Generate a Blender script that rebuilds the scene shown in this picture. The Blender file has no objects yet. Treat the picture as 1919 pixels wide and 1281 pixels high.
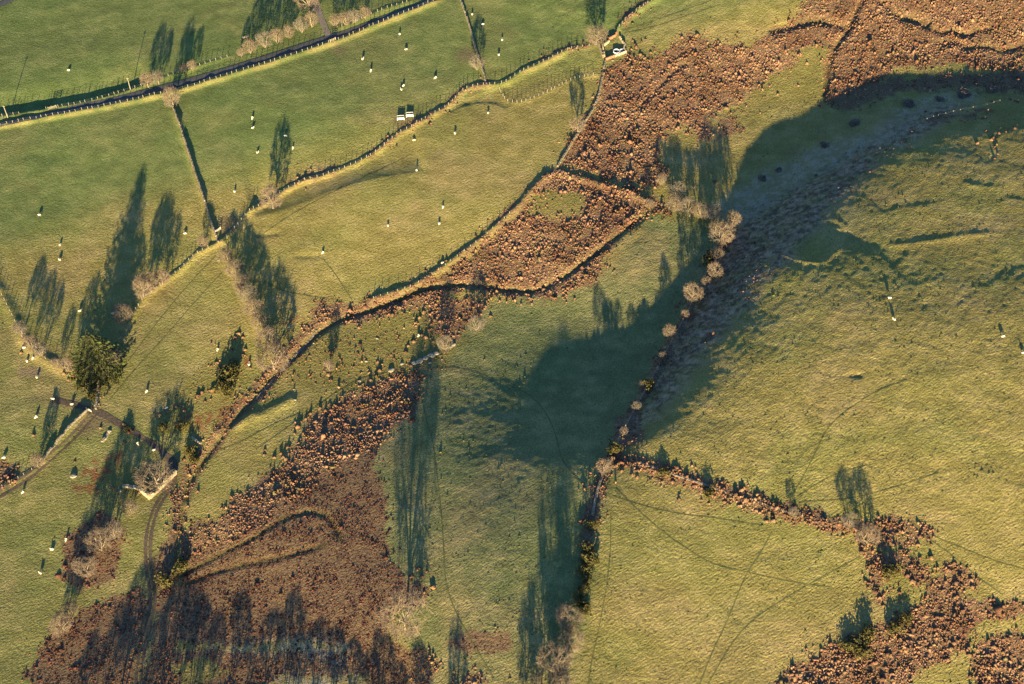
import bpy, bmesh, math, random
import numpy as np
from mathutils import Vector, Matrix

# ------------------------------------------------------------------ camera, sky, sun, exposure
SC = bpy.context.scene
COL = SC.collection
TILT = math.radians(38.0)          # tilt from straight down
CAM_H = 400.0
FPX = 2700.0                       # focal length in photo pixels
IW, IH = 1919.0, 1281.0
cam_d = bpy.data.cameras.new('camera'); cam = bpy.data.objects.new('camera', cam_d); COL.objects.link(cam)
cam.location = (0, 0, CAM_H); cam.rotation_euler = (TILT, 0, 0)
cam_d.sensor_width = 36.0; cam_d.lens = 36.0 * FPX / IW
cam_d.clip_start = 1.0; cam_d.clip_end = 20000.0
SC.camera = cam

SUN_EL = math.radians(8.0); SUN_AZ = math.radians(1.2)     # shadows run along +Y, a touch to +X
w = bpy.data.worlds.new('World'); SC.world = w; w.use_nodes = True
nt = w.node_tree; nt.nodes.clear()
sky = nt.nodes.new('ShaderNodeTexSky'); sky.sky_type = 'NISHITA'; sky.sun_disc = False
sky.sun_elevation = SUN_EL; sky.sun_rotation = math.pi + SUN_AZ
sky.altitude = 400; sky.air_density = 1.0; sky.dust_density = 0.0; sky.ozone_density = 3.5
bg = nt.nodes.new('ShaderNodeBackground'); bg.inputs['Strength'].default_value = 0.074
wo = nt.nodes.new('ShaderNodeOutputWorld')
nt.links.new(sky.outputs[0], bg.inputs[0]); nt.links.new(bg.outputs[0], wo.inputs[0])

sun_d = bpy.data.lights.new('sun', 'SUN'); sun = bpy.data.objects.new('sun', sun_d); COL.objects.link(sun)
sun_d.energy = 5.0; sun_d.angle = math.radians(0.55); sun_d.color = (1.0, 0.77, 0.36)
sdir = Vector((math.cos(SUN_EL) * math.sin(SUN_AZ), math.cos(SUN_EL) * math.cos(SUN_AZ), -math.sin(SUN_EL)))
sun.rotation_euler = sdir.to_track_quat('-Z', 'Y').to_euler()
sun.location = (0, -300, 200)

SC.view_settings.view_transform = 'Standard'; SC.view_settings.look = 'None'
SC.view_settings.gamma = 1.0; SC.view_settings.exposure = 2.55
SC.render.engine = 'CYCLES'
SC.cycles.max_bounces = 4; SC.cycles.diffuse_bounces = 2

rng = np.random.default_rng(7); random.seed(7)

# ------------------------------------------------------------------ plan: survey helpers
CT, ST = math.cos(TILT), math.sin(TILT)
def ray(px, py):
    xc = (np.asarray(px, float) - IW / 2) / FPX; yc = -(np.asarray(py, float) - IH / 2) / FPX
    return xc, yc * CT + ST, yc * ST - CT            # world direction (z negative)
def at_height(px, py, z):
    dx, dy, dz = ray(px, py); t = (z - CAM_H) / dz
    return dx * t, dy * t
def to_photo(x, y, z):
    dz = z - CAM_H
    yc = y * CT + dz * ST; zc = -y * ST + dz * CT
    return IW / 2 + FPX * x / -zc, IH / 2 - FPX * yc / -zc

def _hash(ix, iy, s):
    h = (ix.astype(np.int64) * 374761393 + iy.astype(np.int64) * 668265263 + s * 974711) & 0x7fffffff
    h = ((h ^ (h >> 13)) * 1274126177) & 0x7fffffff
    return ((h ^ (h >> 16)) & 0xffff) / 65535.0
def vnoise(x, y, s=0):
    x = np.asarray(x, float); y = np.asarray(y, float)
    ix = np.floor(x); iy = np.floor(y); fx = x - ix; fy = y - iy
    fx = fx * fx * fx * (fx * (fx * 6 - 15) + 10); fy = fy * fy * fy * (fy * (fy * 6 - 15) + 10)
    a = _hash(ix, iy, s); b = _hash(ix + 1, iy, s); c = _hash(ix, iy + 1, s); d = _hash(ix + 1, iy + 1, s)
    return (a * (1 - fx) + b * fx) * (1 - fy) + (c * (1 - fx) + d * fx) * fy
def fbm(x, y, s=0, o=3):
    r = 0; a = 0.5; t = 0
    for i in range(o):
        ca, sa = math.cos(0.6 * i + .4), math.sin(0.6 * i + .4)
        r = r + a * vnoise((x * ca - y * sa) * 2 ** i, (x * sa + y * ca) * 2 ** i, s + i * 17); t += a; a *= 0.5
    return r / t

# ------------------------------------------------------------------ terrain: spot heights (photo x, photo y, metres)
XS = (-350, 0, 240, 480, 720, 960, 1200, 1440, 1680, 1920, 2250)
GRID = {
 -300: (0, 2, 5, 9, 14, 15, 17, 18, 19, 19, 19),
    0: (-3, -2, 0.5, 4.5, 8, 10, 12, 13, 14, 15, 15),
  200: (-5, -4, -2, 2, 4.5, 5.5, 6, 4, 8.7, 12.6, 14),
  400: (-8, -7, -6, -2, 0.5, 1.5, 3, 5.5, 16.7, 18, 18.5),
  600: (-10, -9, -9, -6, -5, -4, 0.5, 14, 19, 20, 20),
  800: (-12, -11, -11, -8.5, -6, -.3, 5, 13, 16, 17, 17),
 1000: (-13, -13, -13, -9.5, -5.5, 4, 7, 9, 11, 12, 12),
 1200: (-14, -14, -15, -12, -7, 3.5, 3.6, 4.8, 6, 6, 6),
 1400: (-15, -15, -13.2, -9.2, -8.4, 1, .2, .8, 1.5, 1.5, 1.5),
}
SPOTS = [(x, y, z) for y, row in GRID.items() for x, z in zip(XS, row)]
SPOTS += [(960,900,2.4),(960,700,-3.1),(1030,880,5.0),(1030,780,.9),(960,500,-2),(1100,900,6.9),(1100,800,3.3),(1100,700,-.6),(1050,600,-3.2),
 (1200,880,8),(1200,500,2.2),(1440,700,14.6),(1440,500,13),(1440,300,3.5),(1680,520,18.2),(1680,300,15.2),(1680,255,13.4),(1680,150,8.0),(1680,125,8.6),
 (1920,520,19.4),(1920,300,16.6),(1920,235,15),(1920,180,11),(1920,130,9.6),(1920,90,9.9),(1150,850,6.6),(1190,770,3.4),(1240,680,1.2),(1300,560,1.8),(1340,480,2.8),(1370,420,3.8),
 (1215,800,8.6),(1268,735,8.7),(1335,640,9.5),(1398,560,10.8),(1320,770,11.2),(850,900,-.6),(850,800,-2.5),(850,1050,0.4),(850,700,-4.6),
 (340,1080,-15.5),(350,880,-12.5),(480,700,-8.3),(650,585,-5.6),(1250,400,2.6),(1560,190,5.4),(1560,250,6.2),(1560,330,10.4),(1560,365,12.6),(1560,430,14.2),(1505,462,14.0),(1478,420,11.0),(480,1285,-12.8),(720,1280,-9),(300,1290,-15)]
def tps_fit(P, Z):
    n = len(P); d = np.hypot(P[:, None, 0] - P[None, :, 0], P[:, None, 1] - P[None, :, 1])
    K = np.where(d > 0, d * d * np.log(d + 1e-9), 0) + np.eye(n) * 0.002
    A = np.zeros((n + 3, n + 3)); A[:n, :n] = K; A[:n, n] = 1; A[:n, n + 1:] = P; A[n, :n] = 1; A[n + 1:, :n] = P.T
    return np.linalg.solve(A, np.concatenate([Z, np.zeros(3)]))
_sp = np.array(SPOTS, float); _sx, _sy = at_height(_sp[:, 0], _sp[:, 1], _sp[:, 2])
TP = np.stack([_sx, _sy], 1) / 100.0; TW = tps_fit(TP, _sp[:, 2])
def tps(x, y):
    x = np.asarray(x, float); y = np.asarray(y, float); sh = x.shape
    xf = x.ravel() / 100.0; yf = y.ravel() / 100.0; out = np.empty(xf.size)
    for i in range(0, xf.size, 40000):
        a = xf[i:i + 40000]; b = yf[i:i + 40000]
        d2 = (a[:, None] - TP[None, :, 0]) ** 2 + (b[:, None] - TP[None, :, 1]) ** 2
        out[i:i + 40000] = (0.5 * d2 * np.log(d2 + 1e-12)) @ TW[:-3] + TW[-3] + a * TW[-2] + b * TW[-1]
    return out.reshape(sh)
# base relief sampled once on a 3 m lattice, read back with a cubic filter
LX0, LY0, LD = -420.0, 60.0, 3.0
_gx, _gy = np.meshgrid(LX0 + LD * np.arange(281), LY0 + LD * np.arange(221))
LAT = tps(_gx, _gy)
def lattice(x, y):
    u = np.clip((np.asarray(x, float) - LX0) / LD, 25.0, 255.0); v = np.clip((np.asarray(y, float) - LY0) / LD, 27.0, 200.0)
    i = np.floor(u).astype(int); j = np.floor(v).astype(int); f = u - i; g = v - j
    def wts(t): return ((-t**3 + 3*t*t - 3*t + 1) / 6, (3*t**3 - 6*t*t + 4) / 6, (-3*t**3 + 3*t*t + 3*t + 1) / 6, t**3 / 6)
    wu, wv = wts(f), wts(g); r = 0
    for b in range(4):
        for a in range(4): r = r + LAT[j + b - 1, i + a - 1] * wu[a] * wv[b]
    return r

def on_base(px, py):
    px = np.asarray(px, float); py = np.asarray(py, float); z = np.zeros_like(px)
    for _ in range(14):
        x, y = at_height(px, py, z); z = lattice(x, y)
    return x, y
def dense(pts, step=1.5):
    """photo polyline -> smooth world polyline on the base relief"""
    p = np.array(pts, float)
    for _ in range(2):                       # Chaikin
        if len(p) < 3: break
        q = np.empty((2 * len(p) - 2, 2)); q[0::2] = p[:-1] * .75 + p[1:] * .25; q[1::2] = p[:-1] * .25 + p[1:] * .75
        p = np.vstack([p[:1], q, p[-1:]])
    x, y = on_base(p[:, 0], p[:, 1]); P = np.stack([x, y], 1)
    d = np.concatenate([[0], np.cumsum(np.hypot(*np.diff(P, axis=0).T))]); n = max(2, int(d[-1] / step) + 1)
    t = np.linspace(0, d[-1], n)
    return np.stack([np.interp(t, d, P[:, 0]), np.interp(t, d, P[:, 1])], 1)

# ------------------------------------------------------------------ plan: boundary lines in photo pixels
L_ROAD = [(-60,247),(0,234),(60,223),(130,206),(200,190),(260,176),(310,163),(360,150),(420,133),(480,115),(540,95),(600,76),(640,64),(690,46),(740,27),(790,9),(850,-14)]
L_LANE = [(618,72),(612,58),(604,40),(597,20),(585,0),(570,-25)]
L_ROAD_FAR = [(-40,24),(0,9),(22,-2),(60,-20)]
L_FENCE_S = [(-40,245),(0,237),(27,232),(52,227),(85,221),(125,215),(172,206),(241,192),(270,186),(310,176),(335,171),(364,162),(400,151),(450,136),(480,127),(520,115),(552,104),(585,93),(619,82),(652,70),(675,60),(705,48),(742,33),(782,17),(820,1),(850,-12)]
L_FENCE_N = [(-40,226),(0,219),(25,216),(50,211),(87,205),(125,199),(162,192),(200,181),(237,170),(262,163),(312,144),(350,132),(390,118),(422,109),(445,101)]
L_FENCE_N2 = [(632,53),(645,50),(670,41),(692,29),(725,16),(750,9),(780,-2)]
L_A = [(235,640),(240,615),(250,590),(262,572),(275,552),(300,535),(320,520),(345,502),(362,482),(385,468),(410,456),(425,446),(445,427),(462,403),(480,388),(500,378),(539,350),(565,339),(582,332),(605,329),(630,318),(655,309),(695,290),(720,271),(742,252),(777,235),(805,220),(842,197),(858,180),(870,168),(890,162),(915,160),(947,157),(962,145),(985,132),(1010,122),(1035,110),(1060,96),(1085,89),(1122,84)]
L_A2 = [(1156,60),(1160,52),(1172,40),(1185,28),(1205,13),(1225,2),(1245,-12)]
L_B = [(322,196),(330,215),(342,250),(355,290),(368,330),(380,365),(392,405),(403,438),(410,456)]
L_C = [(858,-15),(868,14),(880,50),(888,80),(895,105),(903,128),(912,158)]
L_D = [(936,166),(942,178),(950,190),(975,193),(995,186),(1020,176),(1045,162),(1070,150),(1100,143),(1126,137)]
L_E = [(1135,112),(1131,130),(1127,155),(1122,180),(1112,205),(1098,227),(1085,248),(1072,268),(1060,288),(1045,312)]
L_G = [(1040,318),(1000,352),(975,385),(955,402),(920,435),(885,462),(845,492),(805,520),(770,540),(720,556),(680,568)]
L_H = [(1366,425),(1345,478),(1335,505),(1318,535),(1300,563),(1282,598),(1262,635),(1243,672),(1225,705),(1205,742),(1185,778),(1165,815),(1152,845)]
L_H2 = [(1148,858),(1130,885),(1118,925),(1110,965),(1105,1005),(1098,1050),(1092,1100),(1088,1150),(1082,1200),(1076,1250),(1072,1300)]
L_I = [(1165,862),(1200,868),(1250,885),(1310,905),(1360,922),(1410,938),(1450,955),(1485,965),(1530,972),(1590,985),(1640,1000),(1700,1010)]
L_K = [(412,462),(428,490),(448,525),(464,560),(480,590),(500,625),(520,668),(530,690)]
L_LEFT = [(-30,490),(0,545),(15,575),(30,605),(45,640),(70,665),(100,682),(140,698),(178,704)]
L_LOWL = [(168,768),(150,785),(130,805),(110,828),(92,850),(78,872)]
L_LOWF = [(72,874),(50,888),(25,903),(0,916),(-30,930)]
L_UR = [(1735,226),(1755,219),(1775,214),(1795,209),(1820,204),(1845,199),(1862,195),(1890,184)]
L_STREAM = [(1640,262),(1580,300),(1500,350),(1430,390),(1385,400)]
L_DITCH = [(1235,385),(1195,410),(1150,445),(1110,480),(1060,515),(1010,545),(950,543),(900,533),(840,532),(790,540),(740,565),(690,582),(640,595),(590,625),(545,670),(505,712),(460,765),(415,815),(375,868),(352,905),(340,960),(335,1010),(330,1060),(325,1085)]
L_DITCH2 = [(325,1085),(360,1065),(420,1035),(480,1005),(530,970),(575,958),(610,962),(625,985),(640,1010)]
L_DITCH3 = [(340,1095),(420,1065),(500,1050),(560,1035),(610,1020)]
L_BOGDITCH = [(1620,-10),(1600,30),(1590,55),(1575,75),(1560,95),(1550,140),(1545,185)]
L_BOGDITCH2 = [(1440,60),(1500,42),(1545,38),(1590,50)]
L_BOGDITCH3 = [(1655,-5),(1672,22),(1690,30),(1720,35),(1745,48)]
L_BOGDITCH4 = [(1745,50),(1770,62),(1785,54),(1815,66),(1838,50),(1862,55)]
L_BOGDITCH5 = [(1755,82),(1790,74),(1812,90),(1850,84),(1875,96),(1930,80)]
L_BOGPATH = [(1195,205),(1230,170),(1260,135),(1290,115)]
L_TRACK = [(60,747),(100,749),(135,757),(165,766),(195,776),(225,795),(255,812),(285,830),(310,850),(328,872),(328,900),(308,925),(290,955),(280,990),(276,1030),(280,1075),(287,1110),(284,1145),(272,1190),(262,1240),(258,1290)]
L_TRACK2 = [(178,772),(150,805),(120,835),(90,862),(60,888),(30,908),(-20,938)]

# earthworks: (line, kind, height m, half width m).  scarp: ground on the +left side of the line drops
EARTH = [
 (L_FENCE_S,'bank',1.0,1.3),(L_FENCE_N,'bank',.35,1.0),(L_FENCE_N2,'bank',.5,1.4),(L_A,'bank',.8,1.2),(L_A2,'bank',.95,1.3),(L_B,'bank',.7,1.2),
 (L_C,'bank',.35,1.0),(L_D,'bank',.2,.9),(L_G,'bank',.95,1.3),(L_H,'bank',1.1,1.2),(L_I,'bank',.25,1.5),(L_K,'bank',.5,2.0),(L_LEFT,'bank',.8,2.2),
 (L_LOWL,'bank',.7,1.3),(L_LOWF,'bank',.4,1.2),(L_E,'bank',.25,1.0),
 (L_DITCH,'bank',-1.0,1.5),(L_DITCH2,'bank',-.35,1.1),(L_DITCH3,'bank',-.3,1.1),(L_STREAM,'bank',-.7,2.0),(L_BOGDITCH,'bank',-1.0,1.5),(L_BOGDITCH2,'bank',-1.1,2.2),(L_BOGDITCH3,'bank',-1.2,2.5),(L_BOGDITCH4,'bank',-.8,1.8),(L_BOGDITCH5,'bank',-.7,1.8),(L_BOGPATH,'bank',-.4,1.0),
 ([(-60,224),(0,217),(50,209),(125,197),(200,180),(250,166),(290,152)],'drop',1.5,1.6),
 ([(1040,322),(1090,335),(1150,352),(1215,378)],'bank',.8,1.6),
 ([(840,215),(870,196),(920,190),(950,205)],'drop',.35,1.2),
 ([(1062,98),(1000,132),(960,155),(900,172),(860,190)],'drop',.3,1.2),
 # old enclosure and platforms on the hill
 ([(1430,468),(1465,478),(1500,490),(1540,493)],'bank',.36,1.0),([(1540,493),(1560,480),(1590,445)],'bank',.3,1.0),([(1490,470),(1520,445),(1550,428),(1580,430)],'bank',.18,1.0),([(1562,410),(1580,420),(1592,432)],'bank',.18,1.0),
 ([(1655,400),(1675,390),(1720,385),(1760,380)],'drop',.2,1.6),([(1660,458),(1700,457),(1750,450),(1800,442),(1860,436)],'bank',.28,1.4),
 ([(1810,343),(1840,352),(1870,350)],'bank',.25,1.5),([(1880,368),(1919,376),(1960,382)],'drop',.2,1.6),
 ([(1560,470),(1600,462),(1650,470)],'drop',.15,1.4),
 ([(1700,545),(1760,525),(1830,540),(1919,530),(1990,530)],'drop',.5,9.0),([(1560,455),(1620,480),(1680,505)],'drop',.25,4.0),
 ([(1592,702),(1604,700),(1614,702)],'bank',-.4,.9),([(558,478),(580,480),(600,478)],'bank',-.25,1.4),([(485,441),(520,436)],'bank',-.3,1.2),
 # sunlit terrace and the fold across the long field
 ([(470,410),(560,385),(640,350),(720,330),(800,320)],'drop',1.7,9.0),
 ([(780,720),(840,690),(900,705),(960,740)],'drop',.15,2.5),([(830,780),(900,770),(960,785)],'drop',.1,2.5),([(850,870),(930,850),(990,870)],'drop',.12,3.0),
 ([(400,820),(450,790),(520,765),(555,742)],'bank',.7,2.2),
]
_EW = []
for _l, _k, _h, _w in EARTH:
    P = dense(_l, 2.5); r = _w * (3.0 if _k == 'bank' else 2.2) + (0 if _k == 'bank' else 16)
    _EW.append((P, _k, _h, _w, P[:, 0].min() - r, P[:, 0].max() + r, P[:, 1].min() - r, P[:, 1].max() + r))
def seg_dist(x, y, P):
    """distance to a polyline and signed side (+ = left of its direction)"""
    best = np.full(x.shape, 1e9); side = np.zeros(x.shape); tt = np.zeros(x.shape)
    n = len(P) - 1
    for i in range(n):
        ax, ay = P[i]; bx, by = P[i + 1]; ux, uy = bx - ax, by - ay; L2 = ux * ux + uy * uy + 1e-9
        t = np.clip(((x - ax) * ux + (y - ay) * uy) / L2, 0, 1)
        ex = x - ax - t * ux; ey = y - ay - t * uy; d = ex * ex + ey * ey
        m = d < best; best = np.where(m, d, best); side = np.where(m, ux * ey - uy * ex, side); tt = np.where(m, (i + t) / n, tt)
    return np.sqrt(best), np.sign(side), tt
def smooth(a, b, v):
    t = np.clip((v - a) / (b - a), 0, 1); return t * t * (3 - 2 * t)
def hfun(x, y):
    x = np.asarray(x, float); y = np.asarray(y, float); sh = x.shape; x = x.ravel(); y = y.ravel()
    z = lattice(x, y); u, v = to_photo(x, y, z)
    for P, k, h, wd, x0, x1, y0, y1 in _EW:
        m = np.nonzero((x > x0) & (x < x1) & (y > y0) & (y < y1))[0]
        if not len(m): continue
        d, s, t = seg_dist(x[m], y[m], P)
        wob = .75 + .5 * vnoise(x[m] / 3.1, y[m] / 3.1, 5)
        ends = smooth(0, .06, t) * smooth(0, .06, 1 - t) if len(P) > 6 else 1.0
        if k == 'bank': z[m] += h * wob * np.exp(-(d / wd) ** 2) * np.where(ends < 1, np.maximum(ends, .2), 1)
        else:
            sd = d * s                      # ground right of the line (toward the sun side) stays, left drops, easing back
            z[m] += h * ends * (np.exp(-(np.maximum(sd, 0) / (wd * 1.6 + 8)) ** 2) * -np.tanh(np.maximum(sd, 0) / wd) )
    # sward relief: tussocks, terracettes, mole-hills
    hill = smooth(1180, 1330, u + (v - 760) * -.35) * smooth(1000, 900, v) ; mid = smooth(700, 860, u) * smooth(420, 520, v)
    amp = .04 + .04 * mid + .05 * hill
    in_view = (np.abs(u - 960) < 1250) & (v > -150) & (v < 1450)
    n1 = fbm(x / 1.7, y / 1.5, 11, 3) - .5
    ca, sa = math.cos(.95), math.sin(.95); q = x * ca + y * sa; r = -x * sa + y * ca
    n2 = vnoise(q / 5.0, r / 1.25, 31) - .5
    big = fbm(x / 16, y / 11, 41, 2) - .5
    z += np.where(in_view, amp * 2 * n1 + .11 * hill * n2 + (.3 + .1 * hill) * big, 0)
    return z.reshape(sh)
#@END_TERRAIN
def ground_at(px, py):
    """where the sight line to a photo point meets the ground"""
    px = np.atleast_1d(np.asarray(px, float)); py = np.atleast_1d(np.asarray(py, float)); z = np.zeros_like(px)
    for k in range(12):
        x, y = at_height(px, py, z); z = lattice(x, y)
    for k in range(5):
        x, y = at_height(px, py, z); z = hfun(x, y)
    return x, y, z
def px_size(y, z=0.0):
    """photo pixels per metre at a ground row"""
    return FPX / (y * ST + (CAM_H - z) * CT)

# ------------------------------------------------------------------ vegetation map (photo polygons laid on the ground)
BRACKEN = [  # polygon, chance of a clump, clump size, colour mix
 ([(1140,118),(1180,103),(1212,112),(1240,102),(1268,76),(1300,62),(1325,68),(1335,85),(1372,78),(1400,92),(1440,60),(1480,38),(1505,15),(1530,-30),(2000,-30),(2000,100),(1919,120),(1880,130),(1800,118),(1740,128),(1690,125),(1640,150),(1600,160),(1565,160),(1545,150),(1548,110),(1540,80),(1500,84),(1480,100),(1492,122),(1475,145),(1440,140),(1390,190),(1330,205),(1340,240),(1310,265),(1290,230),(1250,240),(1225,290),(1245,330),(1215,350),(1130,330),(1085,312),(1050,300),(1075,262),(1100,228),(1118,195),(1128,160)], .93, 1.0, 0),
 ([(1540,160),(1600,150),(1660,150),(1760,140),(1919,130),(2000,130),(2000,165),(1919,172),(1800,165),(1700,172),(1640,185),(1600,205),(1530,195)], .55, .8, 1),
 ([(1360,215),(1400,210),(1390,245),(1345,262)], .5, .8, 0),
 ([(1005,345),(1045,318),(1090,330),(1150,345),(1230,372),(1262,395),(1205,402),(1165,445),(1130,480),(1132,512),(1060,555),(1015,560),(970,556),(900,545),(850,548),(800,575),(740,585),(690,600),(640,605),(625,590),(660,572),(720,556),(780,530),(830,520),(870,490),(905,465),(940,430),(975,400),(990,370)], .93, 1.0, 0),
 ([(805,560),(850,560),(920,560),(905,590),(880,600),(850,640),(815,620)], .6, 1.0, 0),
 ([(605,560),(640,565),(650,590),(600,630),(545,680),(505,720),(460,772),(425,815),(385,860),(362,880),(350,905),(335,900),(360,850),(400,805),(445,755),(490,700),(530,655),(575,600)], .62, .9, 0),
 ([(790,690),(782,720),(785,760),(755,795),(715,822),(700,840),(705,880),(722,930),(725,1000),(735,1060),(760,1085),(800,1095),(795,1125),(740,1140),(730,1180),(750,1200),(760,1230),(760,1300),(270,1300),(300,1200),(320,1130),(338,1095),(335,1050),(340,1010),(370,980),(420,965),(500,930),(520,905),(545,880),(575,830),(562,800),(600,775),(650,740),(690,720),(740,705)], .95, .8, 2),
 ([(1430,1300),(1480,1250),(1540,1215),(1590,1195),(1640,1180),(1700,1150),(1712,1130),(1740,1125),(1775,1115),(1800,1122),(1860,1125),(1990,1120),(1990,1150),(1900,1155),(1830,1165),(1820,1185),(1790,1225),(1720,1255),(1690,1300)], .95, 1.05, 0),
 ([(1830,1200),(1880,1185),(1990,1195),(1990,1320),(1830,1320),(1820,1250)], .95, 1.05, 0),
 ([(1618,1030),(1660,1035),(1700,1030),(1740,1050),(1735,1085),(1720,1095),(1690,1070),(1650,1090),(1660,1125),(1640,1135),(1628,1090)], .85, 1.0, 0),
 ([(1740,1085),(1780,1078),(1825,1080),(1822,1105),(1790,1120),(1730,1120)], .75, 1.0, 0),
 ([(1612,985),(1660,985),(1720,985),(1725,1020),(1680,1025),(1615,1028)], .75, 1.0, 0),
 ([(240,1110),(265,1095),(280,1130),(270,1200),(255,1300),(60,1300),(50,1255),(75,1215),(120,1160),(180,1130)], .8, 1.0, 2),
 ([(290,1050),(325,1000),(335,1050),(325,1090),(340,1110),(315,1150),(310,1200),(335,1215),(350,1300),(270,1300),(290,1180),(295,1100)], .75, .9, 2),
 ([(335,900),(360,890),(352,940),(345,990),(335,1010),(310,1060),(300,1100),(282,1105),(290,1060),(310,1010),(320,960)], .7, .9, 0),
 ([(120,1000),(150,975),(200,960),(240,990),(230,1050),(200,1090),(150,1110),(118,1080)], .5, 1.1, 2),
 ([(-20,880),(0,868),(22,870),(34,890),(15,905),(-20,920)], .95, 1.0, 0),
 ([(1150,790),(1185,760),(1205,790),(1200,830),(1165,850),(1145,848)], .5, .9, 0),
 ([(840,1195),(900,1180),(960,1185),(960,1215),(880,1225),(830,1212)], .35, .7, 2),
 ([(560,660),(640,610),(720,600),(800,575),(860,600),(870,640),(830,690),(740,700),(660,730),(590,740),(540,720)], .09, .8, 0), ([(370,760),(450,700),(480,640),(440,620),(380,680),(300,770),(330,800)], .05, .8, 0), ([(200,860),(300,900),(250,950),(150,930)], .06, .9, 0),
 ([(795,688),(785,760),(715,825),(650,870),(570,930),(490,985),(380,1035),(333,1055),(338,1010),(420,962),(520,902),(575,830),(560,798),(650,738),(740,702)], .96, .95, 0),
 ([(870,1262),(900,1258),(918,1285),(850,1300)], .9, 1.0, 0),
 ([(1390,430),(1425,450),(1435,500),(1400,540),(1350,600),(1300,660),(1235,720),(1200,770),(1245,690),(1300,590),(1345,510)], .22, .8, 1), ([(1390,410),(1500,345),(1640,258),(1740,205),(1700,260),(1600,335),(1520,415),(1450,480)], .08, .7, 1),
 ([(640,1255),(760,1260),(760,1290),(660,1275)], .5, .9, 0),
 ([(745,1210),(800,1220),(820,1250),(800,1290),(770,1290),(755,1250)], .6, .8, 0),
]
BANDS = [  # line, half width px, chance, size
 (L_I, 14, .8, 1.1), (L_H, 7, .95, 1.0), ([(1180,790),(1200,745),(1230,705),(1262,660)], 5, .4, .7), (L_H2[:6], 13, .75, 1.0), (L_G, 5, .3, .7),
 ([(1520,970),(1560,985),(1600,990),(1640,985),(1700,985),(1740,1000)], 14, .55, 1.0),
 ([(1740,225),(1800,220),(1850,205)], 4, .35, .9), ([(1740,1055),(1790,1070),(1825,1085)], 10, .6, 1.0),
 (L_DITCH[-9:], 12, .35, .9), ([(590,620),(640,590),(700,585)], 10, .5, .9),
 ([(690,690),(720,700),(770,700)], 10, .5, .9), ([(560,850),(540,880),(500,905),(450,940)], 14, .4, .9),
 ([(690,287),(715,272),(742,250),(777,232),(805,217),(842,194)], 3.5, .35, .8), ([(842,194),(870,165),(912,157)], 3, .4, .8), ([(1010,118),(1060,92),(1110,80)], 3, .35, .8), ([(1165,42),(1185,22),(1210,5)], 4, .6, .9), ([(540,345),(600,324),(630,314)], 3, .3, .7), ([(170,720),(180,745),(185,700)], 8, .25, .8), ([(130,690),(160,705),(150,720)], 6, .25, .8),
]
GREEN_HOLES = [ [(992,365),(1030,355),(1095,358),(1098,380),(1085,405),(1060,400),(1030,410),(1000,398)], [(1365,205),(1400,190),(1440,195),(1420,235),(1380,240)],
 [(1655,1095),(1690,1080),(1715,1100),(1700,1125),(1665,1128)], [(1250,250),(1290,240),(1310,262),(1290,290),(1255,285)], [(1680,1000),(1702,996),(1705,1012),(1682,1012)],
 [(1440,140),(1490,120),(1500,90),(1545,85),(1545,190),(1400,190)], [(1730,1040),(1760,1035),(1770,1060),(1740,1065)],
 [(480,1310),(520,1270),(600,1262),(680,1270),(720,1310)], [(330,1204),(420,1207),(560,1203),(645,1210),(650,1222),(560,1219),(420,1221),(330,1215)], [(320,1245),(400,1235),(430,1260),(340,1290)] ]
RED = [ [(355,800),(400,765),(440,745),(460,735),(450,770),(410,800),(370,815)], [(150,880),(190,850),(230,845),(235,870),(205,895),(160,905)], [(330,770),(370,770),(380,790),(340,800)], [(525,602),(560,592),(575,598),(540,605)], [(460,665),(470,672),(462,690),(450,680)],[(140,900),(180,905),(165,930),(140,920)] ]
FROST = [ [(370,1205),(560,1203),(645,1210),(650,1222),(560,1219),(420,1221)], [(1330,395),(1400,345),(1500,290),(1570,262),(1625,255),(1640,270),(1580,305),(1490,350),(1420,400),(1380,420)], [(1640,240),(1700,200),(1760,180),(1830,170),(1830,185),(1740,205),(1690,250),(1640,275)], [(500,1285),(520,1268),(600,1262),(660,1270),(700,1290),(500,1310)], [(560,1210),(600,1200),(660,1215),(650,1240),(570,1235)] ]
PURPLE = [(1150,850),(1200,760),(1240,685),(1290,590),(1340,485),(1385,410),(1500,345),(1640,255),(1760,195),(1830,190),(1720,255),(1630,320),(1555,400),(1455,510),(1400,575),(1330,655),(1268,735),(1205,805)]
MUD = [ [(150,755),(185,762),(215,790),(190,800),(160,815),(140,800),(165,780)], [(740,218),(780,208),(790,222),(755,240),(735,238)], [(620,80),(645,90),(640,108),(618,105)], [(405,400),(440,400),(450,420),(415,440)], [(860,95),(895,90),(900,118),(850,115)], [(300,845),(345,860),(340,900),(310,900)] ]
TAN = [L_FENCE_S, L_A[14:], L_B, L_LEFT]

def in_poly(u, v, poly):
    p = np.array(poly, float); m = np.zeros(u.shape, bool)
    bb = (u >= p[:, 0].min()) & (u <= p[:, 0].max()) & (v >= p[:, 1].min()) & (v <= p[:, 1].max())
    k = np.nonzero(bb)
    if not len(k[0]): return m
    uu, vv = u[k], v[k]; r = np.zeros(uu.shape, bool); n = len(p)
    for i in range(n):
        x1, y1 = p[i]; x2, y2 = p[(i + 1) % n]
        if y1 == y2: continue
        c = ((y1 > vv) != (y2 > vv)) & (uu < (x2 - x1) * (vv - y1) / (y2 - y1) + x1); r ^= c
    m[k] = r; return m
def near_line(u, v, line, hw):
    p = np.array(line, float); m = np.zeros(u.shape, bool)
    bb = (u >= p[:, 0].min() - hw) & (u <= p[:, 0].max() + hw) & (v >= p[:, 1].min() - hw) & (v <= p[:, 1].max() + hw)
    k = np.nonzero(bb)
    if not len(k[0]): return m
    d, s, t = seg_dist(u[k], v[k], p); m[k] = d < hw; return m
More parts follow.
